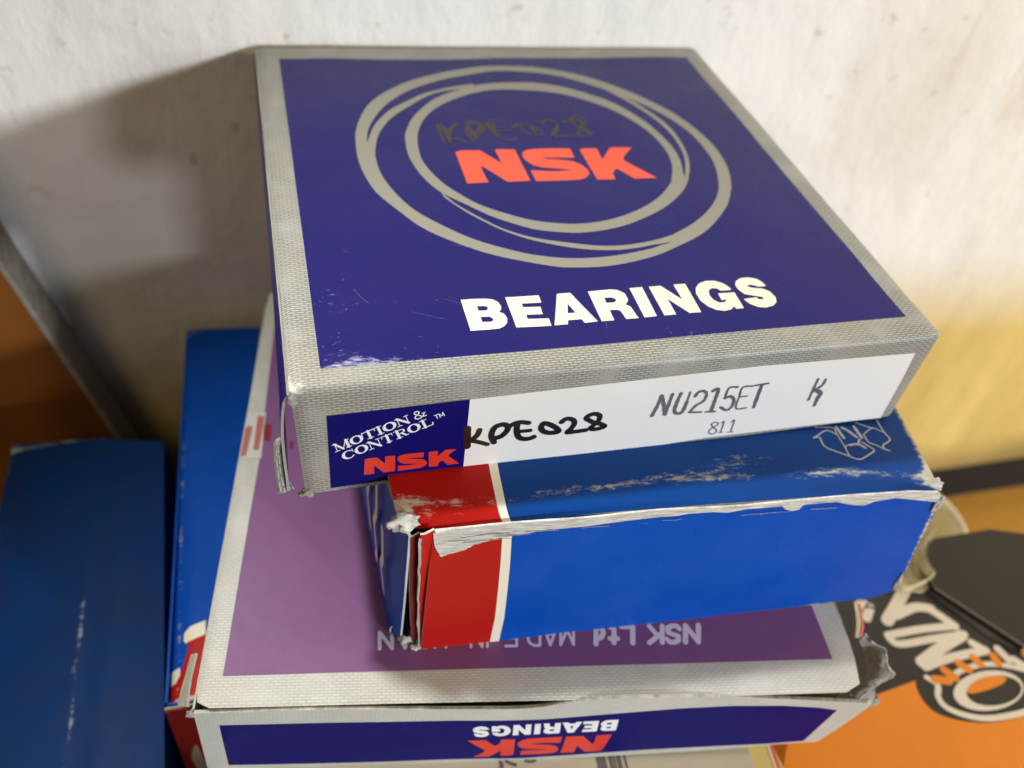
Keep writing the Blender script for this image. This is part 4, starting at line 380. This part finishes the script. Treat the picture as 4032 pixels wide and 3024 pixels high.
# ------------------------------------------------------------------ uppermost carton
def carton_top():
    TL, TR, FR, FL, BL, BR = [Vector(p) for p in D['T']]; WD, DM, H = 133., 134.5, 28.
    def raw(a, b):
        u = a/WD
        if b <= DM: return TL.lerp(TR, u).lerp(FL.lerp(FR, u), b/DM)
        return FL.lerp(FR, u).lerp(BL.lerp(BR, u), (b-DM)/H)
    def pos(a, b):
        r = 1.3
        if abs(b-DM) < r:
            p0, p1, p2 = raw(a, DM-r), raw(a, DM), raw(a, DM+r); t = (b-DM+r)/(2*r); p = p0*(1-t)**2+p1*(2*t*(1-t))+p2*t*t
        else: p = raw(a, b)
        e = max(0, 1.6-a)+max(0, a-(WD-1.2)); dn = -.28*e*e
        k = min(1, max(0, (DM-b)/12))*min(1, max(0, b/8)+.2)
        if b < DM: p = p+Vector((0,0,dn-.0+k*bump_big(a, b, .55, .03)+.10*noise.noise(Vector((a*.12, b*.12, 0)))*k))
        else:
            v = (b-DM)/H; bow = math.sin(math.pi*min(1, v))*(.5*math.sin(math.pi*a/WD)); curl = max(0, v-.78)*6*(1 if a > 18 else a/18)
            p = p+Vector((0, -bow*.35+0*curl-dn, 0))
        return p
    F = Face(pos, 3.0)
    t = thing('bearing_box', 'dark blue and silver bearing carton on top of the stack, silver rings on its lid', 'carton', (66,67,-28))
    def wear(a, b):
        w = .42*near(b, DM, 2.5)*(1 if 30 < a < 110 else .6)+.75*near(a, 0, 3)*near(b, DM, 7)+.35*near(a, 0, 1.5)+.6*near(b, DM+27, 1.6)*near(a, 0, 40)
        w += .45*math.exp(-((a-9)**2+(b-DM+6)**2)/18)+.5*near(a, 133, 1.5)*near(b, DM, 6)+.25*near(b, 0, 2)
        return min(1, w+.12*near(a, 60, 60)*near(b, DM-3, 3))
    sheet = cut(F, rect(0, WD, 0, DM+H), 'wrap_panel', M['silver'], t, 0, .55, M['card'], 1.5, wear)
    blue = cut(F, [G['blue_top']], 'printed_panel', M['blue'], t, .05, wearf=lambda a, b: .40*near(a, 9, 7)*near(b, 112, 24)+.40*near(a, 14, 14)*near(b, 129, 5)+.24*near(b, 129, 7)+.22*math.exp(-((a-112)**2+(b-70)**2)/90)+.2*math.exp(-((a-80)**2+(b-122)**2)/120)+.14*near(b, 8, 5))
    rings = [(o, i) for o, i in (('ringA_o','ringA_i'), ('ringB_o','ringB_i'))]
    for k, (o, i) in enumerate(rings):
        cut(F, [smooth(G[o], True, 3), smooth(G[i], True, 3)], 'ring_print', M['ring'], t, .09+k*.006, step=6)
    join_part(F, [strip(*G[k]) for k in ('tail1','tail2','tail3')], 'ring_tails', M['ring'], t, .115)
    word(F, [[g] for g in G['nsk']], 'logo_lettering', M['red'], t, .09)
    word(F, G['bearings'], 'lettering', M['cream'], t, .09)
    kp = [p for w, p in G['kpe']]; x0 = min(q[0] for p in kp for q in p); x1 = max(q[0] for p in kp for q in p); y0 = min(q[1] for p in kp for q in p); y1 = max(q[1] for p in kp for q in p)
    gh = [onto([[((q[0]-x0)/(x1-x0), (q[1]-y0)/(y1-y0)) for q in p]], G['ghost_quad'])[0] for p in kp]
    join_part(F, [stroke(.75, p, False, True, 0, .7) for p in gh]+[stroke(w*1.5, p, False, True, 0, .3) for w, p in G['ghost']], 'faded_handwriting', M['faint'], t, .08)
    # scuffs and scratches, irregular and few
    it = []
    def scr(a, b, l, an, w):
        p = [(a, b), (a+l*.5*math.cos(an)+random.uniform(-.1,.1), b+l*.5*math.sin(an)), (a+l*math.cos(an+random.uniform(-.3,.3)), b+l*math.sin(an))]; it.append(stroke(w, p))
    for c in ((9,97,3,3),(13,95,2,5),(12.5,104,2,6),(8,112,2.5,10),(12,113,3,12),(9,122,3,12),(22,127,8,10),(58,128,8,8),(75,127,9,8),(60,120,5,5),(95,121,8,6),(110,90,14,6),(30,110,12,6),(106,118,3,4)):
        for _ in range(c[3]//2): scr(c[0]+random.gauss(0,c[2]*.5), c[1]+random.gauss(0,c[2]*.35), random.uniform(.15,.8), random.uniform(0,3.1), random.uniform(.04,.13))
    for a, b, l, an in ((31,113,5,.45),(24,116,6,.5),(36,95,4,.4),(14,108,5,1.2),(62,122,3,2.0),(113,66,6,.9)): scr(a, b, l, an, .07)
    it = [x for x in it if all(5.6 < q[0] < 127 and 4.5 < q[1] < 129 for q in x[0])]
    join_part(F, it, 'scuff_marks', M['scuff'], t, .10, kind='stuff')
    # front: label
    cut(F, [G['f_blue']], 'label_block', M['blue2'], t, .06)
    cut(F, [G['f_white']], 'label', M['white'], t, .06, wearf=lambda a, b: .12*near(b, 160, 4))
    join_part(F, glyph_items(G['motion']), 'slogan_lettering', M['ltext'], t, .10)
    q = G['f_nsk_quad']; word(F, [onto(g, q) for g in NS], 'small_logo_lettering', M['scarlet'], t, .10)
    join_part(F, [stroke(w*1.22, p, False, True, 0, .05) for w, p in G['kpe']], 'handwriting', M['black'], t, .10)
    join_part(F, [stroke(w*1.3, p, False, True, 0, .35) for w, p in G['stamp']+G['smudge']], 'stamped_number', M['stamp'], t, .10)
    # body, side flap and dust flap
    b0 = [(8,3,-27.6),(132,3,-26.0),(133,133,-27.8),(8,132,-27.8)]; t0 = [(8,3,-1.6),(131,3,-1.6),(132.5,133,-1.6),(8,132,-1.6)]
    slab_body('inner_tray', b0, t0, M['card2'], t)
    e = D['T_side_edge']; rows = []
    for y, k in ((0,1),(3,1.0),(12,.85),(40,.6),(90,.5),(134,.4)):
        rows.append([(p[0]*k-.35*(1-k)*2, y, min(-.45, p[2])) for p in e])
    loft(rows, 'side_panel', M['blue'], t, 2, -.5)
    d = D['T_dust']; loft([d[:5], d[5:]], 'dust_flap', M['silver'], t, 4, .5, .3)
    lump('crushed_corner', (-.1,-.3,-1.4), (.9,.8,1.0), M['card'], t, 3)
    lump('frayed_corner', (1.2,.3,-28.0), (1.3,.9,.7), M['card'], t, 5)
    slab_body('right_panel', [(133.0,1,-26),(133.5,1,-26),(134.6,135,-27.8),(134.0,135,-27.8)], [(132.6,1,-1.2),(133.0,1,-1.2),(134.6,135,-1.2),(134.0,135,-1.2)], M['silver'], t)
carton_top()
# ------------------------------------------------------------------ middle carton
def carton_mid():
    WD = 117.
    t = thing('bearing_box', 'red and bright blue bearing carton with torn white edges, middle of the stack', 'carton', (78,40,-66))
    fq = quad(D['M_flap'], WD, 41., lambda a, b: 1.3*math.sin(math.pi*min(1, max(0, a/WD)))*math.sin(math.pi*min(1, max(0, b/41)))+.35*noise.noise(Vector((a*.05, b*.05, 9))))
    F = Face(fq, 3.0)
    cut(F, [[(0,-.3),(117,-.3),(117.6,6),(116.9,20),(116.6,34),(115,38.5),(110,40.6),(60,41.4),(0,41)]], 'front_flap', M['royal'], t, 0, .8, M['torn'], 1.5,
        lambda a, b: min(1, .5*near(b, 41, 1.2)+.75*near(a, 117, 1.5)+.3*near(b, 2, 3)+.2*math.exp(-((a-95)**2+(b-37)**2)/60)))
    cut(F, [G['m_red']], 'red_end_print', M['crimson'], t, .05)
    cut(F, [G['m_white']], 'white_band_print', M['cream'], t, .07)
    # torn layers of board along the flap's upper edge
    lp = []
    pts = G['m_torn']; n = len(pts)
    for i in range(n):
        a, b = pts[i], pts[(i+1) % n]; k = max(1, int(math.hypot(b[0]-a[0], b[1]-a[1])/.5))
        for j in range(k):
            x = a[0]+(b[0]-a[0])*j/k; y = a[1]+(b[1]-a[1])*j/k
            lp.append((x, y+(.28*noise.noise(Vector((x*1.3, y, 2)))+.14*noise.noise(Vector((x*4, y, 5))) if y > .8 else 0)))
    cut(F, [lp], 'torn_edge', M['torn'], t, .42, .42, M['torn'], 1.0)
    it = []
    for k in range(16):
        a0 = random.uniform(.5, 22) if k < 10 else random.uniform(22, 105); top = 1.0 if a0 > 24 else random.uniform(1.0, 4.6-.14*a0)
        it.append(stroke(random.uniform(.10,.24), [(a0+i*random.uniform(1.2,2.4), top+(-.02*i)+random.uniform(-.18,.18)) for i in range(4)]))
    join_part(F, it, 'tear_lines', M['card2'], t, .50, kind='stuff')
    # lid: top face folding down into a lip
    c = [Vector(p) for p in D['M_crease']]; l = [Vector(p) for p in D['M_lip']]; l[0] = Vector((18.2,-11.8,-27.3)); cs = smooth([tuple(p) for p in c], False, 8); ls = smooth([tuple(p) for p in l], False, 8)
    q = [Vector(p) for p in D['M_top']]; q[3] = c[0].copy(); q[0].x = 14.8
    def at(S, u):
        x = S[0][0]+(S[-1][0]-S[0][0])*u; i = 0
        while i < len(S)-2 and S[i+1][0] < x: i += 1
        return Vector(S[i]).lerp(Vector(S[i+1]), max(-.5, min(1.5, (x-S[i][0])/max(1e-6, S[i+1][0]-S[i][0]))))
    DB = 115.
    def pos(a, b):
        u = a/WD; back = q[0].lerp(q[1], u); cr = at(cs, u) if 0 <= u <= 1 else q[3].lerp(q[2], u); lo = at(ls, u)
        straight = q[3].lerp(q[2], u)
        def raw(b):
            if b <= DB: v = b/DB; return back.lerp(straight, v)+(cr-straight)*max(0, (v-.8)/.2)
            return cr.lerp(lo, (b-DB)/3.2)
        r = 1.6
        if abs(b-DB) < r: tt = (b-DB+r)/(2*r); p = raw(DB-r)*(1-tt)**2+cr*(2*tt*(1-tt))+raw(DB+r)*tt*tt
        else: p = raw(b)
        return p+Vector((0,0,.3*noise.noise(Vector((a*.06, b*.1, 4)))*near(b, DB, 20)-.15))
    F2 = Face(pos, 3.0)
    def wear(a, b):
        band = near(b, DB-3.2+1.6*noise.noise(Vector((a*.05, 0, 1))), 3.2)
        w = (1 if a > 27 else .68+.25*noise.noise(Vector((a*.3, b*.5, 0))))*(.54+.22*noise.noise(Vector((a*.07, 7, 0)))+.12*near(a, 100, 16)+.1*near(a,45,20))*band+.40*near(b, DB+.8, 1.2)*(.6+.6*noise.noise(Vector((a*.2, 3, 3))))+(.55*near(b, DB-1.5, 3)+.6*near(a, 2, 6)*near(b, 110, 22)+.3*near(b, DB-2, 4)) * (max(0, 1-a/30)*(.55+.5*noise.noise(Vector((a*.4, b*.25, 2)))))
        w += .85*near(a, 117, 2.2)+.9*near(a, 117, 7)*near(b, DB, 4)
        w += .46*math.exp(-((a-74)**2/180+(b-DB+8.5-.06*(a-74))**2/5))+.36*math.exp(-((a-64)**2/120+(b-DB+6)**2/3))
        return min(1, w)
    cut(F2, rect(0, WD, 0, DB+3.2), 'lid_panel', M['navy'], t, 0, .6, M['torn'], 1.2, wear)
    rl = [p for p in G['m_topred']]
    X = lambda pts: [(p[0], min(p[1], DB+3.1)) for p in pts]
    cut(F2, [[(0.05,60),(G['m_topwhite'][0][0]-.1,60)]+[(p[0], min(p[1], DB+3.15)) for p in G['m_topwhite'][::-1][:4][::-1][::-1]][::-1][:0]+[(p[0], min(p[1], DB+3.15)) for p in (G['m_topwhite'][7], G['m_topwhite'][6], G['m_topwhite'][5])]+[(G['m_topwhite'][5][0], DB+3.15), (0.05, DB+3.15)]], 'red_lid_print', M['crimson'], t, .05, 0, None, 1.2, wear)
    cut(F2, [[(p[0], min(p[1], DB+3.15)) for p in G['m_topwhite']]], 'white_lid_band', M['cream'], t, .08, 0, None, 1.2, lambda a, b: .25*near(b, DB, 2))
    join_part(F2, [stroke(w, p) for w, p in G['m_logo']], 'line_logo', M['lline'], t, .08)
    # left end: blue end panel, red tuck, worn corner post
    e = D['M_left']; z = -66
    rows = [[(15.2,70,-28.6),(14.6,70,-45),(15.0,70,-66)], [(15.9,29,-28.4),(14.8,29,-46),(15.17,29.2,-66)], [(16.6,4,-28),(15.6,4,-46),(16.0,4,-66)], [(18.2,-9.5,-26.2),(17.2,-9.5,-45),(16.7,-10.0,-66)], [(19.2,-13.6,-27.0),(18.8,-13.8,-46),(18.4,-13.6,-66)]]
    loft(rows, 'end_panel', M['end_blue'], t, 4, -.6, .07, M['torn'])
    Fe = Face(lambda a, b: Vector((16.6-.045*a-.9*math.sin(math.pi*min(1, max(0, b/38)))-.25, -9+a, -26.5-b)), 3, True)
    join_part(Fe, [stroke(2.4, [(4,10),(2,17),(4,22),(2,29)], True, False), stroke(2.3, [(12,5),(10,12),(12,18),(9,25),(11,30)], True, False), stroke(2.2, [(21,2),(18,10),(20,18),(17,26)], True, False)], 'end_lettering', M['cream'], t, .5)
    rag = [(i*2.2, .6+.9*abs(noise.noise(Vector((i*.7,0,0))))) for i in range(20)]
    loft([[(14.5+.075*i, 30-i*2.2, -66.0+.4*noise.noise(Vector((i*.8,1,1)))) for i in range(20)], [(14.0+.1*i, 30-i*2.2, -64.0+.4*noise.noise(Vector((i*.8,5,1)))) for i in range(20)], [(15.0+.09*i, 30-i*2.2, -60.5-.1*i+1.5*noise.noise(Vector((i*.9,9,1)))) for i in range(20)]], 'worn_lower_edge', M['royal'], t, 2, .4, .3)
    loft([[(19.0,-13.9,-27.5),(19.4,-13.9,-46),(20.4,-15.0,-65)], [(20.9,-13.0,-27.5),(21.0,-13.3,-46),(21.6,-14.9,-65)]], 'tuck_flap', printed('dark_red_print', (.16,.012,.014), .4), t, 4, .4, .1, M['torn'])
    loft([[(20.6,-14.4,-26.2),(20.9,-14.6,-46),(21.6,-16.0,-65.3)], [(21.5,-14.5,-26.2),(21.7,-14.6,-46),(22.0,-16.0,-65.3)], [(23.6,-13.7,-26.2),(23.0,-13.9,-46),(22.4,-15.6,-65.3)]], 'corner_post', M['crimson'], t, 4, .5, .12, M['torn'])
    loft([[(20.4,-14.7,-27),(20.75,-14.9,-40),(21.1,-15.3,-55),(21.6,-16.3,-65)], [(20.9,-14.75,-27),(21.15,-15.0,-40),(21.5,-15.4,-55),(21.9,-16.3,-65)]], 'frayed_edge', M['torn'], t, 6, .3, .45)
    lump('torn_corner', (18.3,-11.2,-25.6), (2.6,1.9,1.3), M['torn'], t, 11, .55)
    lump('torn_tuft', (16.3,-10.8,-26.9), (1.2,.9,.8), M['torn'], t, 14, .7)
    lump('crushed_lower_corner', (19.0,-14.3,-65.2), (1.5,1.1,1.2), M['torn'], t, 21, .5)
    lump('crushed_foot', (21.0,-16.2,-65.6), (1.2,.7,.9), M['torn'], t, 25, .5)
    lump('frayed_right_corner', (133.2,-19.0,-27.3), (1.6,1.0,1.0), M['torn'], t, 31, .5)
    lump('frayed_right_edge', (133.4,-22.0,-31.0), (.7,.6,2.4), M['torn'], t, 33, .5)
    lump('frayed_right_foot', (136.6,-24.0,-58.8), (.6,.5,2.2), M['torn'], t, 35, .5)
    b0 = [(24,-12.5,-65.8),(137,-22,-65.8),(150,94,-65.8),(18,100,-65.8)]; t0 = [(24,-10,-30.2),(131.6,-17,-30.2),(150,94,-30.2),(18,100,-30.2)]
    slab_body('inner_tray', b0, t0, M['card2'], t)
carton_mid()
# ------------------------------------------------------------------ lower carton
def carton_low():
    WD, DP, HP = 148., 130., 28.
    t = thing('bearing_box', 'silver bordered carton with a faded purple lid at the bottom of the stack', 'carton', (50,30,-95))
    q = D['P_top']
    def bmp(a, b): return .45*noise.noise(Vector((a*.03, b*.03, 6)))*min(1, (130-b)/10 if b < 130 else 0)-.5*max(0, 1-abs(a)/1.2)**2-.9*near(a, 148, 5)*near(b, 130, 30)-1.4*max(0, (b-124)/6)**2*near(a, 100, 60)*.6-.25*max(0, (b-128.4)/1.6)**2
    F = Face(quad(q, WD, DP, bmp), 3.0)
    def wear(a, b): return min(1, .5*near(a, 0, 1.6)*near(b, 130, 8)+.4*near(b, 130, 1.5)+.55*near(a, 148, 5)*near(b, 124, 14)+.3*near(a, 40, 14)*near(b, 127, 2.5))
    cut(F, [[(0,0),(148,0),(148,117),(147.4,122),(146,128),(142,130),(3,130.2),(.5,129),(0,126)]], 'lid_panel', M['silver2'], t, 0, .6, M['card'], 1.5, wear)
    cut(F, [G['p_purple']], 'purple_print', M['purple'], t, .05, wearf=lambda a, b: .1*near(b, 122, 20))
    join_part(F, [stroke(w*(1.15 if w > 1 else 1.3), [p[i], p[i+1]], False, False) for w, p in G['p_text'] for i in range(len(p)-1)], 'lettering', M['mtext'], t, .09)
    cut(F, [[(max(.3, p[0]), p[1]) for p in G['tape']]], 'tape_strip', M['tape'], t, .12, .05)
    for k, p in enumerate(G['tape_red']): cut(F, [[(max(.6, q2[0]), q2[1]) for q2 in p] if k else [(.4, p[0][1]), (2.2, p[1][1]), (1.6, p[2][1]), (.4, p[3][1])]], 'tape_print', M['tapered'] if k < 2 else M['tapedark'], t, .16)
    # front panel, bulging, its upper edge standing off the lid
    top, bot = D['P_front_top'], D['P_front_bot']; fr = D['P_front']
    def b2(a, b): return .9*math.sin(math.pi*max(0, min(1, a/WD)))*math.sin(math.pi*max(0, min(1, (b+4)/36)))
    F2 = Face(quad(fr, WD, HP, b2), 3.0)
    o = smooth([tuple(p) for p in top], False, 5)+[(148.4,4),(147.9,20)]+smooth([tuple(p) for p in bot], False, 4)[::-1]+[(-.1,18)]
    cut(F2, [o], 'front_panel', M['silver2'], t, 0, .8, M['card'], 1.5, lambda a, b: .35*near(b, 0, 2)+.6*near(a, 148, 3)+.2*near(a, 55, 6)*near(b, 0, 5))
    cut(F2, [G['p_blue']], 'front_print', M['blue2'], t, .05, wearf=lambda a, b: .25*near(a, 60, 16)*near(b, 31, 4))
    word(F2, [onto(g, [G['p_be_quad'][k] for k in (3,2,1,0)]) for g in BE], 'front_lettering', M['ltext'], t, .09)
    word(F2, [onto(g, [G['p_nsk_quad'][k] for k in (3,2,1,0)]) for g in NS], 'front_logo_lettering', M['scarlet'], t, .09)
    # side flaps
    a = D['P_sideflap']; loft([a[:3], a[3:]], 'side_flap', M['card'], t, 4, .6, .15)
    co, ci, cl = D['crumple_out'], D['crumple_in'], D['crumple_low']
    loft([co, [tuple((Vector(p)+Vector(q2))*.5+Vector((.2,0,.5))) for p, q2 in zip(co, ci)], ci], 'crumpled_flap', M['card'], t, 4, .45, .7, M['torn'])
    loft([ci, cl], 'inner_flap', M['card2'], t, 4, .4, .4)
    lump('frayed_corner', (126.0,-43.6,-77.5), (1.5,1.0,1.4), M['card'], t, 41, .5)
    lump('crushed_corner', (-25.6,-20.9,-68.3), (.9,.7,1.0), M['card'], t, 44, .4)
    l = D['P_top']
    b0 = [(-24.6,-19.6,-94.4),(115.5,-42.5,-88.5),(131,78,-92),(-4.8,106,-94.4)]; t0 = [(-23.6,-19.0,-68.0),(116,-42,-71.5),(131,78,-68.5),(-5.0,106,-67.5)]
    slab_body('inner_tray', b0, t0, M['card2'], t)
    s = [(-25.2,-20.4,-94.3),(-24.8,-20.4,-94.3),(-3.6,108,-94.3),(-4.0,108,-94.3)]; s2 = [(p[0], p[1], -67.4) for p in s]
    slab_body('left_panel', s, s2, M['silver2'], t)
    slab_body('side_stub', [(122,-30,-90),(122.6,-30,-90),(126.0,-8,-90),(125.4,-8,-90)], [(122,-30,-68),(122.6,-30,-68),(126.0,-8,-67),(125.4,-8,-67)], M['card'], t)
    e = D['stick']
    loft([[(124.8,-31.0,-69.5),(126.8,-27.5,-68.5),(128.5,-23,-68)], [(125.8,-31.4,-69.8),(128.0,-28.0,-69),(129.8,-23.2,-68.6)]], 'lifted_edge', M['pale'], t, 3, .4, .1)
    loft([[(126.1,-31.5,-69.9),(128.3,-28.1,-69.1),(130.1,-23.3,-68.7)], [(126.5,-31.9,-70.4),(128.8,-28.5,-69.6),(130.6,-23.7,-69.2)]], 'red_edge', M['pink'], t, 3, .3, .1)
carton_low()
# ------------------------------------------------------------------ neighbours
def prism(t, name, poly, z, mat, zb=-293.0, step=4, wearf=None, bend=None):
    """closed printed carton standing on the shelf: outline poly at height z"""
    F = Face(lambda a, b: Vector((a, b, z+(bend(a, b) if bend else 0))), step, True)
    cut(F, [poly], name, mat, t, 0, .6, M['card'], step, wearf); return F
def side_walls(t, poly, z, mat, zb=-293.0, nm='side_panel', drop=.7):
    n = len(poly)
    for i in range(n):
        a, b = poly[i], poly[(i+1) % n]; L = math.hypot(b[0]-a[0], b[1]-a[1]); nx, ny = (b[1]-a[1])/L, -(b[0]-a[0])/L
        V = [(a[0]+nx*0, a[1]+ny*0, zb), (b[0], b[1], zb), (b[0], b[1], z-drop), (a[0], a[1], z-drop)]; k = .6
        V += [(v[0]-nx*k, v[1]-ny*k, v[2]) for v in V]
        Fc = [[0,1,2,3],[7,6,5,4],[0,4,5,1],[1,5,6,2],[2,6,7,3],[3,7,4,0]]
        emit(nm, V, Fc, mat, t, [(0,0),(L,0),(L,z-zb),(0,z-zb)]*2, None, None, False)
def ccw(p): return p if sum(p[i][0]*p[(i+1) % len(p)][1]-p[(i+1) % len(p)][0]*p[i][1] for i in range(len(p))) > 0 else p[::-1]
def carton_blue_left():
    t = thing('carton', 'dark blue carton at the left edge with a whitish worn crease down its lid', 'carton', (-63,20,-293))
    poly = ccw([(-86.8,101.4),(-41.3,95.6),(-38.2,-12),(-37.6,-80),(-86.5,-84)])
    def wear(a, b):
        x = -60.2+.8*noise.noise(Vector((b*.08, 0, 0)))
        return min(1, (.80 if b < 38 else .34)*near(a, x, 1.7)*(.8+.5*noise.noise(Vector((b*.12, 3, 0))))+.62*near(b, 99, 3)+.55*near(a, -86.5, 5)*near(b, 92, 14))
    bend = lambda a, b: -.10*max(0, a+60)-.10*max(0, -(a+60))+.5*noise.noise(Vector((a*.05, b*.02, 0)))-.9*near(a, -53, 4)*.3
    M['faded'] = printed('faded_blue_print', (.001,.040,.185), .45, None, (.42,.50,.60), .1, .07, .2, .7, (.016,.035,.12))
    prism(t, 'lid_panel', poly, -112, M['faded'], wearf=wear, bend=bend, step=1.5)
    side_walls(t, poly, -112, M['faded'], drop=4)
carton_blue_left()
def carton_blue_narrow():
    t = thing('carton', 'bright blue carton with red end, between the dark blue carton and the stack', 'carton', (-10,60,-293))
    fx = D['B2']; poly = ccw([(-32.0,130.8),(40,127),(38,-4.5),(-32.4,-3.9)])
    def bend(a, b): return -.20*max(0, -(a+28.8))**2*.5+.3*noise.noise(Vector((a*.06, b*.03, 8)))
    poly = ccw([(-32.6,131.2),(-28.4,130.3),(40,127),(38,-3.4),(-32.1,-3.6),(-35.8,-3.2)])
    wr = lambda a, b: min(1, .42*near(a, -33.0+(.02*b if b < 0 else .0), 1.6)*(1.1+.7*noise.noise(Vector((b*.1, 2, 0))))+.8*near(b, -3, 1.2)+.28*near(a, -30.5, 2.5)+.4*near(b, 129, 2))
    F = prism(t, 'lid_panel', poly, -97, M['royal'], wearf=wr, bend=bend, step=1.5)
    rd = [(-35.75,-3.1)]+[(p[0], p[1]) for p in (D['B2_white2'][5], D['B2_white2'][4], D['B2_white2'][3])]+[(-30.4,10.5)]+[(D['B2_white'][0][0], D['B2_white'][0][1]), (D['B2_white'][4][0], D['B2_white'][4][1]), (10,50),(30,60),(30,-3.2)]
    cut(F, [rd], 'red_print', M['crimson'], t, .05, 0, None, 1.5, wr)
    cut(F, [[(p[0], p[1]) for p in D['B2_white']]], 'white_band', M['cream'], t, .08)
    cut(F, [[(p[0], p[1]) for p in D['B2_white2']]], 'white_band', M['cream'], t, .09, wearf=lambda a, b: .2)
    side_walls(t, poly, -97, M['royal'], drop=1.2)
    F2 = Face(lambda a, b: Vector((a, -3.9-.6*math.sin(max(0, min(1, (b-1)/80))*math.pi), -98.0-b)), 3, False)
    M['gloss_red'] = printed('glossy_red_print', (.50,.016,.012), .22, None, (.75,.55,.52), .1, .6, .5, .2)
    cut(F2, [[(-35.8,0),(38,0),(38,190),(-35.6,190)]], 'end_panel', M['gloss_red'], t, .4, .4, M['card'], 2, lambda a, b: min(1, .8*near(b, 0, 2.5)+.35*near(a, -35.5, 3)+.2*near(a, -32, 1.2)))
    cut(F2, [[(p[0], -98.0-p[2]) for p in smooth([tuple(q) for q in D['B2_circ']], True, 4)]], 'white_ring_print', M['cream'], t, .46)
carton_blue_narrow()
def carton_label():
    t = thing('carton', 'off white labelled carton with grey bars just visible under the front of the stack', 'carton', (40,-10,-293))
    poly = ccw([(-22,30),(104,8),(96,-90),(-26,-62)])
    F = prism(t, 'lid_panel', poly, -95.5, M['label'])
    side_walls(t, poly, -95.5, M['label'])
    b = D['barx']
    d = Vector((b[0][0], b[0][1])); it = []
    for i, w in ((0,2.0),(1,.5),(2,.9),(3,.45),(4,1.1),(5,.5)):
        it.append(stroke(w, [(b[i][0]+1.5, b[i][1]+14), (b[i][0]-2.2, b[i][1]-30)], True, False))
    join_part(F, it, 'printed_bars', M['bar'], t, .06)
    s = D['scr']; join_part(F, [stroke(.8, s[0:3], True), stroke(.7, s[3:6], True), stroke(.7, s[6:9], True)], 'handwriting', M['bar'], t, .10)
carton_label()
def carton_yellow():
    t = thing('carton', 'pale yellow carton corner with a red edge between the labelled and the orange carton', 'carton', (95,-70,-293))
    y = D['yel']; p = D['pink']
    poly = ccw([(y[1][0], y[1][1]+14), (y[2][0]+1, y[2][1]+12), (113,-47), (108,-95), (98,-96)]); poly = ccw([(99.5,-28),(111.5,-31),(112.2,-46),(106,-92),(94,-90)])
    F = prism(t, 'lid_panel', poly, -106, M['yellow']); side_walls(t, poly, -106, M['yellow'])
    join_part(F, [stroke(1.0, [(111.6,-38),(110.6,-47),(109,-60),(107.5,-75)], True)], 'red_edge_print', M['pink'], t, .1)
    join_part(F, [stroke(.6, [(110.8,-38),(109.8,-47),(108.2,-60),(106.7,-75)], True)], 'white_edge_print', M['cream'], t, .14)
carton_yellow()
def carton_orange():
    t = thing('carton', 'orange and black carton with big cream letters and a bearing drawing, lower right', 'carton', (180,-50,-293))
    poly = ccw([tuple(p) for p in D['O_poly']])
    F = prism(t, 'lid_panel', poly, -110, M['orange']); side_walls(t, poly, -110, M['orange'])
    cut(F, [D['O_black']], 'black_band_print', M['oblack'], t, .06)
    cut(F, [smooth(D['O_blob'], True, 3)], 'emblem_ground', M['oblack'], t, .10)
    def grp(src, key, nm, m, off): join_part(F, [stroke(w*.042, p, True) for w, c, p in src if c == key], nm, m, t, off)
    grp(D['O_str'], 'grey', 'small_print', M['ogrey'], .16); grp(D['O_str'], 'cream', 'big_lettering', M['ocream'], .20)
    grp(D['O_str2'], 'cream', 'emblem_outline', M['ocream'], .26); grp(D['O_str2'], 'orange', 'emblem_teeth', M['orange'], .30)
    cut(F, [smooth(D['O_ring'], True, 3), smooth(D['O_ring_i'], True, 3)], 'emblem_ring', M['ocream'], t, .36)
    cut(F, [smooth(D['O_in'], True, 3)], 'emblem_bore', M['orange'], t, .34)
carton_orange()
def carton_dark():
    t = thing('carton', 'dark brown open carton with pale torn edge behind the orange one, right edge', 'carton', (215,0,-293))
    poly = ccw([(p[0], p[1]) for p in D['Dk']])
    F = prism(t, 'lid_panel', poly, -107, M['dark']); side_walls(t, poly, -107, M['dark'])
    e = D['Dk_edge']
    tn = [(p[0], p[1]) for p in D['Dk_tan']]
    F2 = Face(lambda a, b: Vector((a, b, -108.6+.8*noise.noise(Vector((a*.1, b*.1, 0))))), 4, True)
    cut(F2, [tn], 'torn_flap', M['tan'], t, 0, .8, M['pale'])
    q = [Vector(p) for p in e]
    loft([[tuple(p+Vector((0,0,7.0))) for p in q], [tuple(p+Vector((-2.6,-1.0,5.6))) for p in q]], 'torn_edge', M['pale'], t, 4, .5, .5, M['pale'])
carton_dark()
def cup():
    t = thing('plastic_cup', 'cream plastic cup by the foot of the wall at the right', 'cup', (240,45,-150-30))
    c = Vector((241,47,-163)); ax = Vector((-.1,-.2,.98)).normalized(); u = ax.cross(Vector((1,0,0))).normalized(); v = ax.cross(u)
    prof = [(24,-60),(27,-20),(29.5,-3),(30.5,0),(31,1.5),(30,2.4),(28.6,1.6),(27.5,-2),(25.5,-20),(23,-57),(0,-58)]
    V, Fc, n = [], [], 56
    V.append(c+ax*-60)
    for r, h in prof:
        for k in range(n): an = 2*math.pi*k/n; V.append(c+ax*h+(u*math.cos(an)+v*math.sin(an))*max(r*.78, .01))
    for i in range(len(prof)-1):
        for k in range(n): a = 1+i*n+k; b = 1+i*n+(k+1) % n; Fc.append([a, b, b+n, a+n])
    for k in range(n): Fc.append([0, 1+(k+1) % n, 1+k])
    emit('cup_wall', V, Fc, M['cup'], t, [(p[0], p[2]) for p in V], None, None)
cup()
